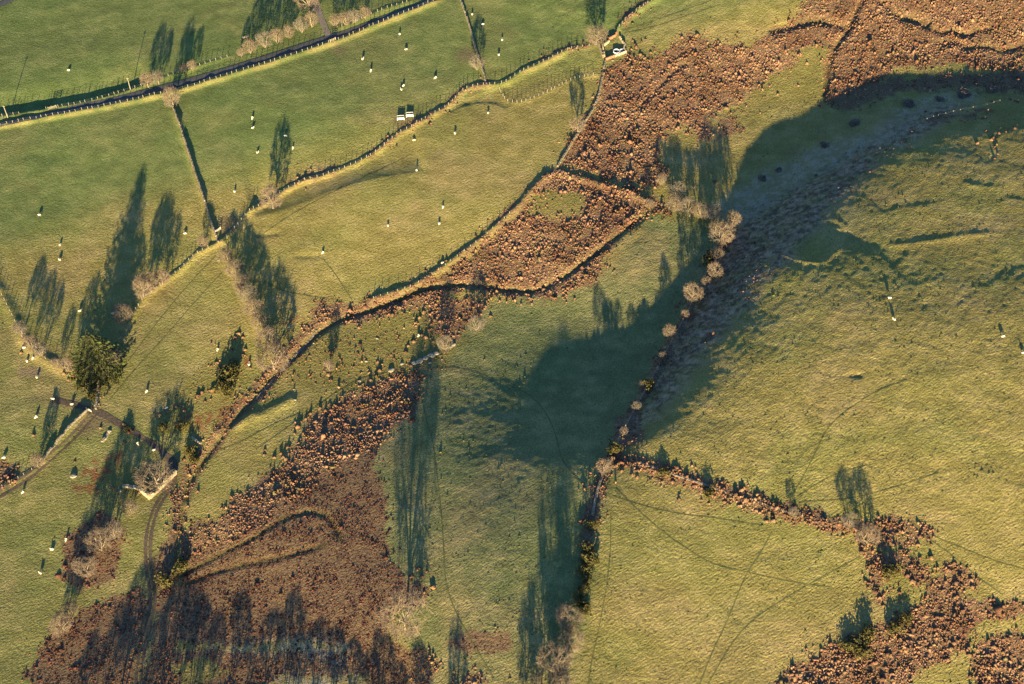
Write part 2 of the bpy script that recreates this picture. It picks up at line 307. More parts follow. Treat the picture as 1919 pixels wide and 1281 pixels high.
def ragged(x, y, u, v, a=13):
    return u + a * 2 * (fbm(x / 3.3, y / 3.3, 61, 2) - .5), v + a * 1.6 * (fbm(x / 3.1, y / 3.1, 71, 2) - .5)
def bracken_cover(x, y, u, v):
    """chance, size and colour mix of dead bracken at ground points"""
    uu, vv = ragged(x, y, u, v); c = np.zeros(u.shape); s = np.ones(u.shape); k = np.zeros(u.shape, int)
    for P, ch, sz, cm in BRACKEN:
        m = in_poly(uu, vv, P) & (c < ch); c[m] = ch; s[m] = sz; k[m] = cm
    for ln, hw, ch, sz in BANDS:
        m = near_line(uu, vv, ln, hw) & (c == 0); c[m] = ch * 1.1; s[m] = sz
    for P in GREEN_HOLES: c[in_poly(uu, vv, P)] = 0.03
    for ln, hw in ((L_DITCH, 3.5), (L_DITCH2, 2.5), (L_DITCH3, 1.5), (L_BOGDITCH, 2.5), (L_BOGDITCH2, 2), (L_BOGDITCH3, 3), (L_BOGDITCH4, 1.5), (L_BOGDITCH5, 1.5), (L_TRACK, 7), (L_STREAM, 4)):
        c[near_line(u, v, ln, hw)] *= .12
    return c, s, k

# ------------------------------------------------------------------ mesh and material helpers
def mesh_np(name, V, F, mats, cols=None, flat=True, midx=None):
    me = bpy.data.meshes.new(name); V = np.asarray(V, np.float32); F = np.asarray(F, np.int32); k = F.shape[1]
    me.vertices.add(len(V)); me.vertices.foreach_set('co', V.ravel())
    me.loops.add(F.size); me.loops.foreach_set('vertex_index', F.ravel())
    me.polygons.add(len(F)); me.polygons.foreach_set('loop_start', np.arange(0, F.size, k, dtype=np.int32))
    me.polygons.foreach_set('use_smooth', np.full(len(F), not flat))
    if midx is not None: me.polygons.foreach_set('material_index', np.asarray(midx, np.int32))
    me.update(calc_edges=True)
    if cols is not None:
        a = me.color_attributes.new('tint', 'FLOAT_COLOR', 'POINT')
        c = np.ones((len(V), 4), np.float32); c[:, :np.shape(cols)[1]] = cols; a.data.foreach_set('color', c.ravel())
    for m in (mats if isinstance(mats, (list, tuple)) else [mats]): me.materials.append(m)
    return me
def new_obj(name, data=None, parent=None, loc=None, rot=None, scale=None):
    o = bpy.data.objects.new(name, data); COL.objects.link(o)
    if parent is not None: o.parent = parent
    if loc is not None: o.location = loc
    if rot is not None: o.rotation_euler = rot
    if scale is not None: o.scale = scale
    return o
def tag(o, label, cat, group=None):
    o['label'] = label; o['category'] = cat
    if group: o['group'] = group
    return o
def structure(o): o['kind'] = 'structure'; return o
def material(name, col, rough=.9, noise=None, var=.25, tint=False, bump=None, spec=.15, metal=0.0, trans=0.0):
    m = bpy.data.materials.new(name); m.use_nodes = True; t = m.node_tree; b = t.nodes['Principled BSDF']
    b.inputs['Roughness'].default_value = rough; b.inputs['Specular IOR Level'].default_value = spec; b.inputs['Metallic'].default_value = metal
    N = t.nodes.new; tc = N('ShaderNodeTexCoord')
    if tint:
        src = N('ShaderNodeVertexColor'); src.layer_name = 'tint'; base = src.outputs['Color']
    else:
        src = N('ShaderNodeRGB'); src.outputs[0].default_value = (*col, 1); base = src.outputs[0]
    if noise:
        nz = N('ShaderNodeTexNoise'); nz.inputs['Scale'].default_value = noise; nz.inputs['Detail'].default_value = 4
        t.links.new(tc.outputs['Object'], nz.inputs['Vector'])
        mr = N('ShaderNodeMapRange'); mr.inputs[1].default_value = .3; mr.inputs[2].default_value = .7; mr.inputs[3].default_value = 1 - var; mr.inputs[4].default_value = 1 + var
        t.links.new(nz.outputs['Fac'], mr.inputs[0])
        mx = N('ShaderNodeMix'); mx.data_type = 'RGBA'; mx.blend_type = 'MULTIPLY'; mx.inputs[0].default_value = 1
        t.links.new(base, mx.inputs[6]); t.links.new(mr.outputs[0], mx.inputs[7]); base = mx.outputs[2]
        if bump:
            bp = N('ShaderNodeBump'); bp.inputs['Strength'].default_value = 1; bp.inputs['Distance'].default_value = bump
            t.links.new(nz.outputs['Fac'], bp.inputs['Height']); t.links.new(bp.outputs[0], b.inputs['Normal'])
    t.links.new(base, b.inputs['Base Color'])
    return m
M = {
 'bark': material('grey_bark', (.21,.17,.135), noise=2.0, var=.3),
 'twig': material('pale_twigs', (.135,.105,.085), noise=1.2, var=.3),
 'twig_grey': material('grey_twigs', (.125,.108,.095), noise=1.2, var=.3),
 'needle': material('conifer_needles', (.062,.072,.026), noise=.8, var=.4),
 'heather': material('dull_heather', (.10,.075,.06), noise=1.5, var=.4),
 'gorse': material('gorse_foliage', (.062,.056,.020), noise=1.5, var=.5),
 'wood': material('weathered_post_wood', (.21,.185,.155), noise=3, var=.25),
 'wire': material('galvanised_wire', (.3,.3,.3), rough=.5, metal=.8),
 'stone': material('dry_stone', (.17,.145,.115), noise=2.5, var=.45, bump=.05),
 'palestone': material('pale_rubble_stone', (.27,.225,.165), noise=2.5, var=.4, bump=.06),
 'redstone': material('red_stone', (.26,.115,.075), noise=2.5, var=.4, bump=.05),
 'white': material('white_painted_steel', (.62,.63,.68), rough=.5, noise=1.5, var=.12, spec=.4),
 'grey_steel': material('grey_gate_steel', (.42,.40,.37), rough=.5, noise=3, var=.2, spec=.4),
 'water': material('dark_tank_water', (.02,.025,.03), rough=.08, spec=.5),
 'fleece': material('sheep_fleece', (.50,.47,.40), noise=6, var=.12, bump=.04),
 'face': material('sheep_face', (.30,.27,.23), noise=6, var=.1),
 'rock': material('lichen_rock', (.19,.17,.14), noise=1.6, var=.4, bump=.08),
 'bracken': material('dead_bracken', (.2,.1,.05), tint=True, noise=4.5, var=.45, rough=1, spec=.05, bump=.22),
 'road': material('worn_asphalt', (.055,.055,.06), noise=1.5, var=.25, bump=.01, rough=.8),
 'lane': material('gritty_lane', (.13,.11,.10), noise=1.5, var=.3, bump=.02),
 'mud': material('rutted_mud', (.065,.05,.04), noise=1.2, var=.4, bump=.05),
 'path': material('trodden_turf_groove_shade', (.075,.078,.030), noise=1.5, var=.4, bump=.03),  # trodden turf, with the shade of the path grooves painted into its colour
 'hay': material('old_hay', (.25,.19,.09), noise=4, var=.3),
 'red': material('red_painted_steel', (.30,.05,.04), rough=.5, noise=3, var=.2),
}

# ------------------------------------------------------------------ the ground sheet
NY, NX = 640, 760
ys = 168 + 382 * (np.linspace(0, 1, NY) ** 1.18)
rows = np.concatenate([[-4000, -1500, -600, -200, 0, 90, 130, 152], ys, [566, 600, 680, 860, 1300, 2500, 6000]])
cu = np.linspace(-1, 1, NX); cols = np.concatenate([[-14, -6, -3, -1.8, -1.25, -1.06], cu, [1.06, 1.25, 1.8, 3, 6, 14]])
half = .405 * (np.clip(rows, 150, 600) * ST + CAM_H * CT)
GX = cols[None, :] * half[:, None]; GY = np.repeat(rows[:, None], len(cols), 1)
GZ = hfun(GX, GY); GU, GV = to_photo(GX, GY, GZ)
core = (rows >= 168) & (rows <= 550)
GU = np.where(core[:, None], GU, -9999.0)
def blur(a, r):
    for ax in (0, 1):
        c = np.cumsum(np.pad(a, [(r + 1, r) if i == ax else (0, 0) for i in (0, 1)], mode='edge'), axis=ax); n = 2 * r + 1
        a = (c[n:] - c[:-n]) / n if ax == 0 else (c[:, n:] - c[:, :-n]) / n
    return a
bc, bs, bk = bracken_cover(GX, GY, GU, GV)
ru, rv = ragged(GX, GY, GU, GV, 14)
def polymask(polys, r=1, jag=True):
    m = np.zeros(GU.shape)
    for P in polys: m = np.maximum(m, in_poly(ru if jag else GU, rv if jag else GV, P).astype(float))
    return blur(m, r)
n_big = fbm(GX / 22, GY / 17, 91, 3); n_mid = fbm(GX / 5, GY / 3.5, 92, 3)
green = np.array((.092, .114, .042)); rough_g = np.array((.162, .140, .052)); field_c = np.array((.112, .118, .054)); dry = np.array((.20, .152, .078))
# broad sward types: improved pasture upper left, rougher grass on the hill and mid slopes
w_imp = smooth(60, -60, GV - (470 - .33 * GU)) ; w_left = smooth(420, 300, GU) * smooth(520, 640, GV)
w_long = in_poly(ru, rv, [(420,455),(540,350),(700,290),(850,190),(1130,140),(1045,310),(950,405),(800,520),(640,575),(520,600),(440,490)]).astype(float)
w_cent = in_poly(ru, rv, [(785,690),(900,570),(1130,520),(1230,400),(1360,430),(1150,850),(1080,1290),(780,1290),(730,1050),(700,850)]).astype(float)
w_imp = np.maximum(w_imp * (1 - w_long), 0)[..., None]; w_cent = blur(w_cent, 3)[..., None]; w_left = w_left[..., None]
C = rough_g[None, None, :] * np.ones(GX.shape + (1,))
C = C * (1 - w_cent) + field_c * w_cent
C = C * (1 - .55 * w_left) + np.array((.106, .118, .045)) * .55 * w_left
C = C * (1 - w_imp) + green * w_imp
dr = (smooth(.5, .72, n_big) * .35 + smooth(.48, .75, n_mid) * .25)[..., None] * (1 - .6 * w_imp)
C = C * (1 - dr) + dry * dr
C *= (.74 + .52 * n_mid)[..., None]
greener = smooth(.45, .7, fbm(GX / 30, GY / 20, 97, 3))[..., None]; C = C * (1 - .35 * greener) + C * np.array((.78, 1.0, .85)) * .35 * greener
def over(mask, col, k=1.0):
    global C
    m = np.clip(mask * k, 0, 1)[..., None]; C = C * (1 - m) + np.asarray(col) * m
over(blur((bc > .3).astype(float), 1), (.115, .074, .050), .9)
over(blur(((bc > .02) & (bc <= .3)).astype(float), 1), (.11, .10, .035), .6)
n_fleck = fbm(GX / 1.3, GY / 1.1, 98, 3)
over(polymask([PURPLE], 7) * (.35 + .65 * smooth(.32, .62, n_mid)), (.16, .118, .088), .85)
over(polymask([PURPLE], 3) * smooth(.54, .66, n_fleck), (.055, .040, .032), .75)
over(polymask([PURPLE], 3) * smooth(.40, .30, n_fleck), (.30, .23, .17), .5)
over(polymask(RED, 1) * smooth(.35, .6, fbm(GX / 1.5, GY / 1.5, 94, 2)), (.13, .055, .030), .85)
over(polymask(FROST, 4) * smooth(.38, .68, fbm(GX / 1.8, GY / 1.5, 96, 3)), (.27, .235, .19), .6)
over(polymask(FROST, 6), (.17, .15, .115), .4)
over(polymask(MUD, 3), (.10, .075, .052), .75)
for ln, hw in ((L_TRACK, 8), (L_TRACK2, 8)): over(blur(near_line(GU, GV, ln, hw).astype(float), 3) * smooth(.3, .6, n_mid), (.095, .082, .045), .8)
for ln in TAN: over(blur(near_line(GU, GV, ln, 3.2).astype(float), 1) * smooth(.25, .6, n_mid), (.17, .125, .058), .8)
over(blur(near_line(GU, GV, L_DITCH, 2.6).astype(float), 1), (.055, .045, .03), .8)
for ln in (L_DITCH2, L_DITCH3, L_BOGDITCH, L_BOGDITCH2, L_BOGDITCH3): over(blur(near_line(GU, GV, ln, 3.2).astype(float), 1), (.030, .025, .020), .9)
over(blur(near_line(GU, GV, [(40,697),(70,697)], 9).astype(float), 1), (.15, .11, .08), .7)
grain = np.clip(1.0 - .5 * w_imp - .25 * w_left - .2 * w_long[..., None] * 1.0 - .15 * w_cent, .2, 1)
idx = np.arange(GX.size).reshape(GX.shape)
F = np.stack([idx[:-1, :-1], idx[:-1, 1:], idx[1:, 1:], idx[1:, :-1]], -1).reshape(-1, 4)

gm = bpy.data.materials.new('winter_pasture'); gm.use_nodes = True; t = gm.node_tree; b = t.nodes['Principled BSDF']; N = t.nodes.new
b.inputs['Roughness'].default_value = 1.0; b.inputs['Specular IOR Level'].default_value = .05
vc = N('ShaderNodeVertexColor'); vc.layer_name = 'tint'; geo = N('ShaderNodeNewGeometry')
mp = N('ShaderNodeMapping'); mp.inputs['Scale'].default_value = (.8, 1.5, 1.0); mr0 = N('ShaderNodeMapping'); mr0.inputs['Rotation'].default_value = (0, 0, -.62); t.links.new(geo.outputs['Position'], mr0.inputs['Vector']); t.links.new(mr0.outputs[0], mp.inputs['Vector'])
nz = N('ShaderNodeTexNoise'); nz.inputs['Scale'].default_value = 1.15; nz.inputs['Detail'].default_value = 3; nz.inputs['Roughness'].default_value = .62; nz.inputs['Distortion'].default_value = .3; t.links.new(mp.outputs[0], nz.inputs['Vector'])
n2 = N('ShaderNodeTexNoise'); n2.inputs['Scale'].default_value = 2.4; n2.inputs['Detail'].default_value = 3; n2.inputs['Roughness'].default_value = .7; t.links.new(geo.outputs['Position'], n2.inputs['Vector'])
mr = N('ShaderNodeMapRange'); mr.inputs[1].default_value = .3; mr.inputs[2].default_value = .7; mr.inputs[3].default_value = .55; mr.inputs[4].default_value = 1.45; t.links.new(n2.outputs['Fac'], mr.inputs[0])
mx = N('ShaderNodeMix'); mx.data_type = 'RGBA'; mx.blend_type = 'MULTIPLY'; mx.inputs[0].default_value = 1; t.links.new(vc.outputs['Color'], mx.inputs[6]); t.links.new(mr.outputs[0], mx.inputs[7])
t.links.new(mx.outputs[2], b.inputs['Base Color'])
bp = N('ShaderNodeBump'); t.links.new(vc.outputs['Alpha'], bp.inputs['Strength']); bp.inputs['Distance'].default_value = .5; t.links.new(nz.outputs['Fac'], bp.inputs['Height']); t.links.new(bp.outputs[0], b.inputs['Normal'])
structure(new_obj('ground', mesh_np('ground', np.stack([GX, GY, GZ], -1).reshape(-1, 3), F, gm, np.concatenate([C, grain], -1).reshape(-1, 4), flat=False)))

# ------------------------------------------------------------------ roads, tracks and trodden paths (thin sheets on the ground)
def ribbon(name, line, width, mat, lift, wob=0.0, across=4, camber=0.0):
    P = dense(line, .8); T = np.gradient(P, axis=0); T /= np.hypot(T[:, 0], T[:, 1])[:, None]; Nn = np.stack([-T[:, 1], T[:, 0]], 1)
    k = np.linspace(-1, 1, across + 1)
    wv = width / 2 * (1 + wob * 2 * (fbm(P[:, 0] / 4, P[:, 1] / 4, 23, 2) - .5))
    X = P[:, 0][:, None] + Nn[:, 0][:, None] * k * wv[:, None]; Y = P[:, 1][:, None] + Nn[:, 1][:, None] * k * wv[:, None]
    Z = hfun(X, Y) + lift + camber * (1 - k * k)[None, :]
    if camber: Z = blur(Z, 2) + .02
    id_ = np.arange(X.size).reshape(X.shape); Fq = np.stack([id_[:-1, :-1], id_[1:, :-1], id_[1:, 1:], id_[:-1, 1:]], -1).reshape(-1, 4)
    return structure(new_obj(name, mesh_np(name, np.stack([X, Y, Z], -1).reshape(-1, 3), Fq, mat, flat=False)))
ribbon('road', L_ROAD, 3.3, M['road'], .10, .05, 8, .06)
ribbon('road', L_ROAD_FAR, 3.3, M['road'], .10, .05, 8, .06)
ribbon('lane', L_LANE, 2.6, M['lane'], .08, .15, 6, .04)
ribbon('farm_track', L_TRACK[1:12], 2.2, M['mud'], .05, .6, 6)
for dx in (-4.5, 4.5):
    ribbon('wheel_rut', [(a + dx, b_ + abs(dx) * .2) for a, b_ in L_TRACK[11:]], .95, M['mud'], .05, .6, 3); ribbon('wheel_rut', [(a + dx * .9, b_ + dx * .6) for a, b_ in L_TRACK2], .8, M['mud'], .05, .7, 3)
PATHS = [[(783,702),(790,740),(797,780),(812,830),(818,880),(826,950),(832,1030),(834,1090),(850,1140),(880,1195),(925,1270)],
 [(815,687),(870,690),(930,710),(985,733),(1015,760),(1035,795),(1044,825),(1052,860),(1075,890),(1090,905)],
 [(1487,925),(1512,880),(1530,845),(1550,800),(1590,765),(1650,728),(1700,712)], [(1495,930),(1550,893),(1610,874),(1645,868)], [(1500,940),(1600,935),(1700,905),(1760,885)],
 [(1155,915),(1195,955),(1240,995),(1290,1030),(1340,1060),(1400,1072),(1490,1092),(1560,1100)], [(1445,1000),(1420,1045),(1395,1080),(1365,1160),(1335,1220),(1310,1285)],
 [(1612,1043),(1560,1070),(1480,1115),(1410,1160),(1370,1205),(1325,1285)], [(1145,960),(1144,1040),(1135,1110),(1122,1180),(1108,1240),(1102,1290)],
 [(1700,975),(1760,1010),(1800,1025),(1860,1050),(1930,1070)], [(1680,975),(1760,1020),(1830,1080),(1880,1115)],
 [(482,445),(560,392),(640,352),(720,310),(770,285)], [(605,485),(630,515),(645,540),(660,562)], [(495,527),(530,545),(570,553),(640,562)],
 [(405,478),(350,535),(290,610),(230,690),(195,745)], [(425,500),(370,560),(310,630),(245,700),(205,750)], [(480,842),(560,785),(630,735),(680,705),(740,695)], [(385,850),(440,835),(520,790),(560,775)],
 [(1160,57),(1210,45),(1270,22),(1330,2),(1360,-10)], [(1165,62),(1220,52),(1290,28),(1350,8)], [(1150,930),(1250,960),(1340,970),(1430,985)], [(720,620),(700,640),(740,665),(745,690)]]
for p in PATHS: ribbon('sheep_path', p, .34, M['path'], .045, .5, 2)  # flat ribbons without grooves; their dark colour stands for the groove shadow

# ------------------------------------------------------------------ dead bracken and rush clumps
def clump_shapes(n=8, rings=((.45, .8), (.9, .36), (1.1, -.2)), seg=7, top=1.1, seed=100):
    out = []
    for k in range(n):
        r = np.random.default_rng(seed + k); V = [(r.normal(0, .15), r.normal(0, .15), top)]
        for a, (rr, zz) in enumerate(rings):
            for i in range(seg):
                th = 2 * math.pi * (i + .5 * (a % 2)) / seg + r.normal(0, .15); q = rr * (1 + r.normal(0, .25)) * (1.2 if (i + a) % 2 else .8)
                V.append((q * math.cos(th), q * math.sin(th), zz + (r.normal(0, .16) if a < len(rings) - 1 else 0)))
        out.append(np.array(V))
    F = [(0, 1 + i, 1 + (i + 1) % seg) for i in range(seg)]
    for a in range(len(rings) - 1):
        o, q = 1 + a * seg, 1 + (a + 1) * seg
        for i in range(seg):
            j = (i + 1) % seg; F.append((o + i, q + i, q + j)); F.append((o + i, q + j, o + j))
    return out, np.array(F)
CS, CF = clump_shapes()
TS, TF = clump_shapes(10, ((.62, .55), (1.05, -.25)), 5, 1.0, 300)      # small frond heaps for the close-grown mass
PAL = np.array([(.205,.122,.080),(.180,.104,.071),(.145,.082,.060),(.230,.146,.090),(.108,.068,.052),(.138,.108,.056)])
def scatter_clumps():
    sp = .44
    xs = np.arange(-262, 262, sp); yv = np.arange(172, 540, sp); X, Y = np.meshgrid(xs, yv)
    X = X + rng.uniform(-.45, .45, X.shape) * sp; Y = Y + rng.uniform(-.45, .45, X.shape) * sp
    X = X.ravel(); Y = Y.ravel(); Z = lattice(X, Y); U, V = to_photo(X, Y, Z)
    m = (U > -70) & (U < 1990) & (V > -60) & (V < 1330); X, Y, Z, U, V = X[m], Y[m], Z[m], U[m], V[m]
    c, s, k = bracken_cover(X, Y, U, V)
    for e in range(3):                       # edges thin out: average the cover over a few nearby spots
        c2, _s, _k = bracken_cover(X, Y, U + rng.normal(0, 9, U.shape), V + rng.normal(0, 7, U.shape)); c = c + c2; k = np.maximum(k, _k)
    c = c / 4
    dens = .35 + 1.15 * fbm(X / 3.5, Y / 3.5, 131, 2)
    keep = rng.random(X.size) < np.clip(c * dens, 0, 1) * np.where(s > .85, .88, 1)
    return X[keep], Y[keep], s[keep], k[keep], c[keep]
bx, by, bsz, bkk, bch = scatter_clumps(); bz = hfun(bx, by)
def clump_mesh(name, X, Y, Z, S, K, seed):
    r = np.random.default_rng(seed); n = len(X); var = r.integers(0, len(TS), n); B = np.stack(TS)[var]
    sc = S * np.where(K == 2, .86, 1.0) * np.exp(r.normal(0, .42, n)) * .31; hgt = .78 * sc * r.uniform(.7, 1.4, n) * np.clip(2.6 * fbm(X / 3.2, Y / 3.2, 161, 3) - .45, .3, 1.8) * np.where(K == 2, .55, 1.0); a = r.uniform(0, 6.283, n)
    ca, sa = np.cos(a), np.sin(a)
    VX = (B[:, :, 0] * ca[:, None] - B[:, :, 1] * sa[:, None]) * sc[:, None] + X[:, None]
    VY = (B[:, :, 0] * sa[:, None] + B[:, :, 1] * ca[:, None]) * sc[:, None] + Y[:, None]
    VZ = B[:, :, 2] * hgt[:, None] + Z[:, None] - .03
    V = np.stack([VX, VY, VZ], -1).reshape(-1, 3)
    nv = B.shape[1]; Fx = (TF[None] + (np.arange(n) * nv)[:, None, None]).reshape(-1, 3)
    patch = fbm(X / 14, Y / 14, 151, 2)
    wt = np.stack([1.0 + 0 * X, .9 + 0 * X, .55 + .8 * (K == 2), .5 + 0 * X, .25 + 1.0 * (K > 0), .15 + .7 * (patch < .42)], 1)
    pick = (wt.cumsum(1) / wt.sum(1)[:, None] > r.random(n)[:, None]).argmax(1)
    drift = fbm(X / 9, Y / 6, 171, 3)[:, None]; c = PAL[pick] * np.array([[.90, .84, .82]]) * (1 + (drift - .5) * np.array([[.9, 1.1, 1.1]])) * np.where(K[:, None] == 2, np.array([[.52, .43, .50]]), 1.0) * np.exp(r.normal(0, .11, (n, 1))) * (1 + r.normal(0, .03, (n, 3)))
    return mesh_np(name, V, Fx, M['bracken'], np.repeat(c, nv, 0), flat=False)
# clumps that stand apart on grass are things of their own; the close-grown stands are one mass
LONE = [  # photo x, y, size m
 ('beside the upper stock pen', [(1186,76),(1190,84),(1210,73),(1183,92),(1200,102),(1192,88),(1202,78),(1176,107)]),
 ('on the grass below the bog in the shaded valley', [(1597,160),(1610,158),(1560,195),(1540,200),(1340,340),(1300,350)]),
 ('on the hilltop behind the fence posts', [(1733,242),(1844,221),(1832,268),(1848,245),(1862,258),(1868,270),(1865,275),(1870,288),(1864,297),(1858,262),(1872,250),(1885,247),(1902,240),(1858,190),(1893,186),(1906,190),(1735,209),(1828,223)]),
 ('in the shade beside the hill hedge', [(1408,456),(1402,457),(1414,456),(1360,508),(1352,520),(1340,515),(1390,525)]),
 ('scattered over the rough grass left of the middle bog', [(786,595),(793,585),(808,608),(815,600),(798,632),(812,640),(803,618),(620,660),(616,702),(608,696),(736,590),(757,588),(780,605),(790,628)]),
 ('around the pale rocks', [(708,678),(738,672),(805,692),(692,698),(712,694),(760,660),(745,730),(700,725),(785,710),(770,685),(690,735),(720,742),(695,712),(705,705),(765,648),(775,640)]),
 ('at the upper edge of the lower bog', [(573,785),(582,775),(592,790),(610,770),(632,762),(645,758),(552,812),(558,800),(568,812),(497,843),(495,852),(515,857),(527,850),(540,838),(502,907),(535,860),(548,868),(541,850),(560,830),(572,845),(600,765),(565,790)]),
 ('along the hedge between the lower right fields', [(1195,880),(1165,882),(1160,868),(1272,935),(1358,940),(1450,975),(1448,968),(1490,950),(1510,978),(1530,985),(1545,995),(1555,990),(1580,1005),(1390,918),(1352,912)]),
 ('on the grass beside the lower right bog', [(1686,1110),(1675,1105),(1760,1095),(1772,1090),(1700,1078),(1710,1090),(1780,1070),(1800,1085),(1640,1110),(1648,1120),(1655,1135),(1668,975),(1690,978),(1745,1045),(1822,1100),(1745,1020),(1725,1005)]),
 ('on the rough ground above the ruined house', [(312,768),(330,762),(340,760),(352,755),(300,778),(232,795),(240,810),(246,808),(188,802),(233,828),(345,770),(384,752),(395,748),(290,775),(140,865),(370,742)]),
 ('beside the dark gorse in the triangular field', [(405,680),(455,665),(470,690),(435,655),(460,655),(412,690),(378,735),(440,632),(448,625),(455,632)]),
 ('in the pasture at the far left', [(62,815),(90,800),(120,700),(128,712),(137,705),(45,650),(40,660),(150,705)]),
 ('on the grass below the large bare oak', [(790,1080),(800,1070),(812,1100),(795,1110),(785,1065),(770,1080)]),
]
lx, ly, lab = [], [], []
for where, pts in LONE:
    for p in pts: lx.append(p[0]); ly.append(p[1]); lab.append(where)
LXw, LYw, LZw = ground_at(lx, ly)
lone_meshes = []
for k in range(8):
    r = np.random.default_rng(500 + k); V = CS[k]; c = PAL[k % 4] * .64
    lone_meshes.append(mesh_np('bracken_clump', V, CF, M['bracken'], np.repeat(c[None] * np.exp(r.normal(0, .12)), len(V), 0) * (1 + r.normal(0, .12, (len(V), 1))), flat=False))
for i in range(len(lx)):
    s = .42 + .42 * random.random()
    o = new_obj('bracken_clump', lone_meshes[i % 8], None, (LXw[i], LYw[i], LZw[i] - .03), (0, 0, random.uniform(0, 6.28)), (s, s * random.uniform(.8, 1.2), s * random.uniform(.9, 1.3)))
    tag(o, f'lone rust brown bracken clump {lab[i]}', 'bracken', f'lone bracken clumps {lab[i]}')
bu, bv = to_photo(bx, by, bz)
own = np.zeros(len(bx), bool)
for (u0, u1, v0, v1, cnt, where) in ((1440, 1900, 1130, 1275, 70, 'in the lower right bog'), (1180, 1620, 860, 1010, 40, 'in the hedge line between the lower right fields'), (1600, 1840, 990, 1120, 30, 'in the thicket at the end of the right hedge')):
    k = np.nonzero((bu > u0) & (bu < u1) & (bv > v0) & (bv < v1) & ~own)[0]; k = rng.permutation(k)[:cnt]; own[k] = True
    for i in k:
        s = .5 + .3 * random.random()
        tag(new_obj('bracken_clump', lone_meshes[i % 8], None, (bx[i], by[i], bz[i] - .03), (0, 0, random.uniform(0, 6.28)), (s, s * random.uniform(.8, 1.2), s * random.uniform(.8, 1.2))), f'large rust brown bracken clump {where}', 'bracken', f'large bracken clumps {where}')
bx, by, bz, bsz, bkk = bx[~own], by[~own], bz[~own], bsz[~own], bkk[~own]
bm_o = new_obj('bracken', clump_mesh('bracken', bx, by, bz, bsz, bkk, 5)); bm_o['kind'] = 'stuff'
bm_o['label'] = 'dead orange brown bracken and rushes filling the boggy ground'; bm_o['category'] = 'bracken'
print('clumps', len(bx), 'lone', len(lx))

# ------------------------------------------------------------------ rough grass tufts on the unimproved ground
def scatter_tufts():
    n = 52000; U = rng.uniform(-30, 1950, n); V = rng.uniform(-20, 1310, n); X, Y = on_base(U, V)
    hillw = smooth(1180, 1330, U - (V - 760) * .35) * smooth(1010, 900, V); midw = smooth(430, 600, U) * smooth(480, 620, V) * .5; low = smooth(1130, 1200, U) * smooth(900, 960, V) * .2
    c, s, k = bracken_cover(X, Y, U, V); ch = np.maximum.reduce([hillw * .8, midw, low, 0 * U + .02]) * np.clip(2.2 * fbm(X / 7, Y / 5, 191, 2) - .5, 0, 1.2)
    road = near_line(U, V, L_ROAD, 10) | near_line(U, V, L_TRACK, 9)
    m = (rng.random(n) < ch) & (c < .2) & ~road
    return X[m], Y[m]
ux, uy = scatter_tufts(); uz = hfun(ux, uy); r = np.random.default_rng(77); n = len(ux); B = np.stack(TS)[r.integers(0, len(TS), n)]; sc = .15 * np.exp(r.normal(0, .35, n)); hg = sc * r.uniform(.35, .9, n)
Vt = np.stack([B[:, :, 0] * sc[:, None] * 1.3 + ux[:, None], B[:, :, 1] * sc[:, None] + uy[:, None], B[:, :, 2] * hg[:, None] + uz[:, None]], -1).reshape(-1, 3); nv = B.shape[1]
gp = np.array([(.075, .085, .026), (.10, .095, .032), (.12, .098, .042), (.062, .072, .028)])[r.integers(0, 4, n)] * np.exp(r.normal(0, .15, (n, 1)))
tf_o = new_obj('grass_tufts', mesh_np('grass_tufts', Vt, (TF[None] + (np.arange(n) * nv)[:, None, None]).reshape(-1, 3), M['bracken'], np.repeat(gp, nv, 0), flat=False)); tf_o['kind'] = 'stuff'; tf_o['label'] = 'rough grass tufts on the hill and the unimproved fields'; tf_o['category'] = 'grass'
print('tufts', n)

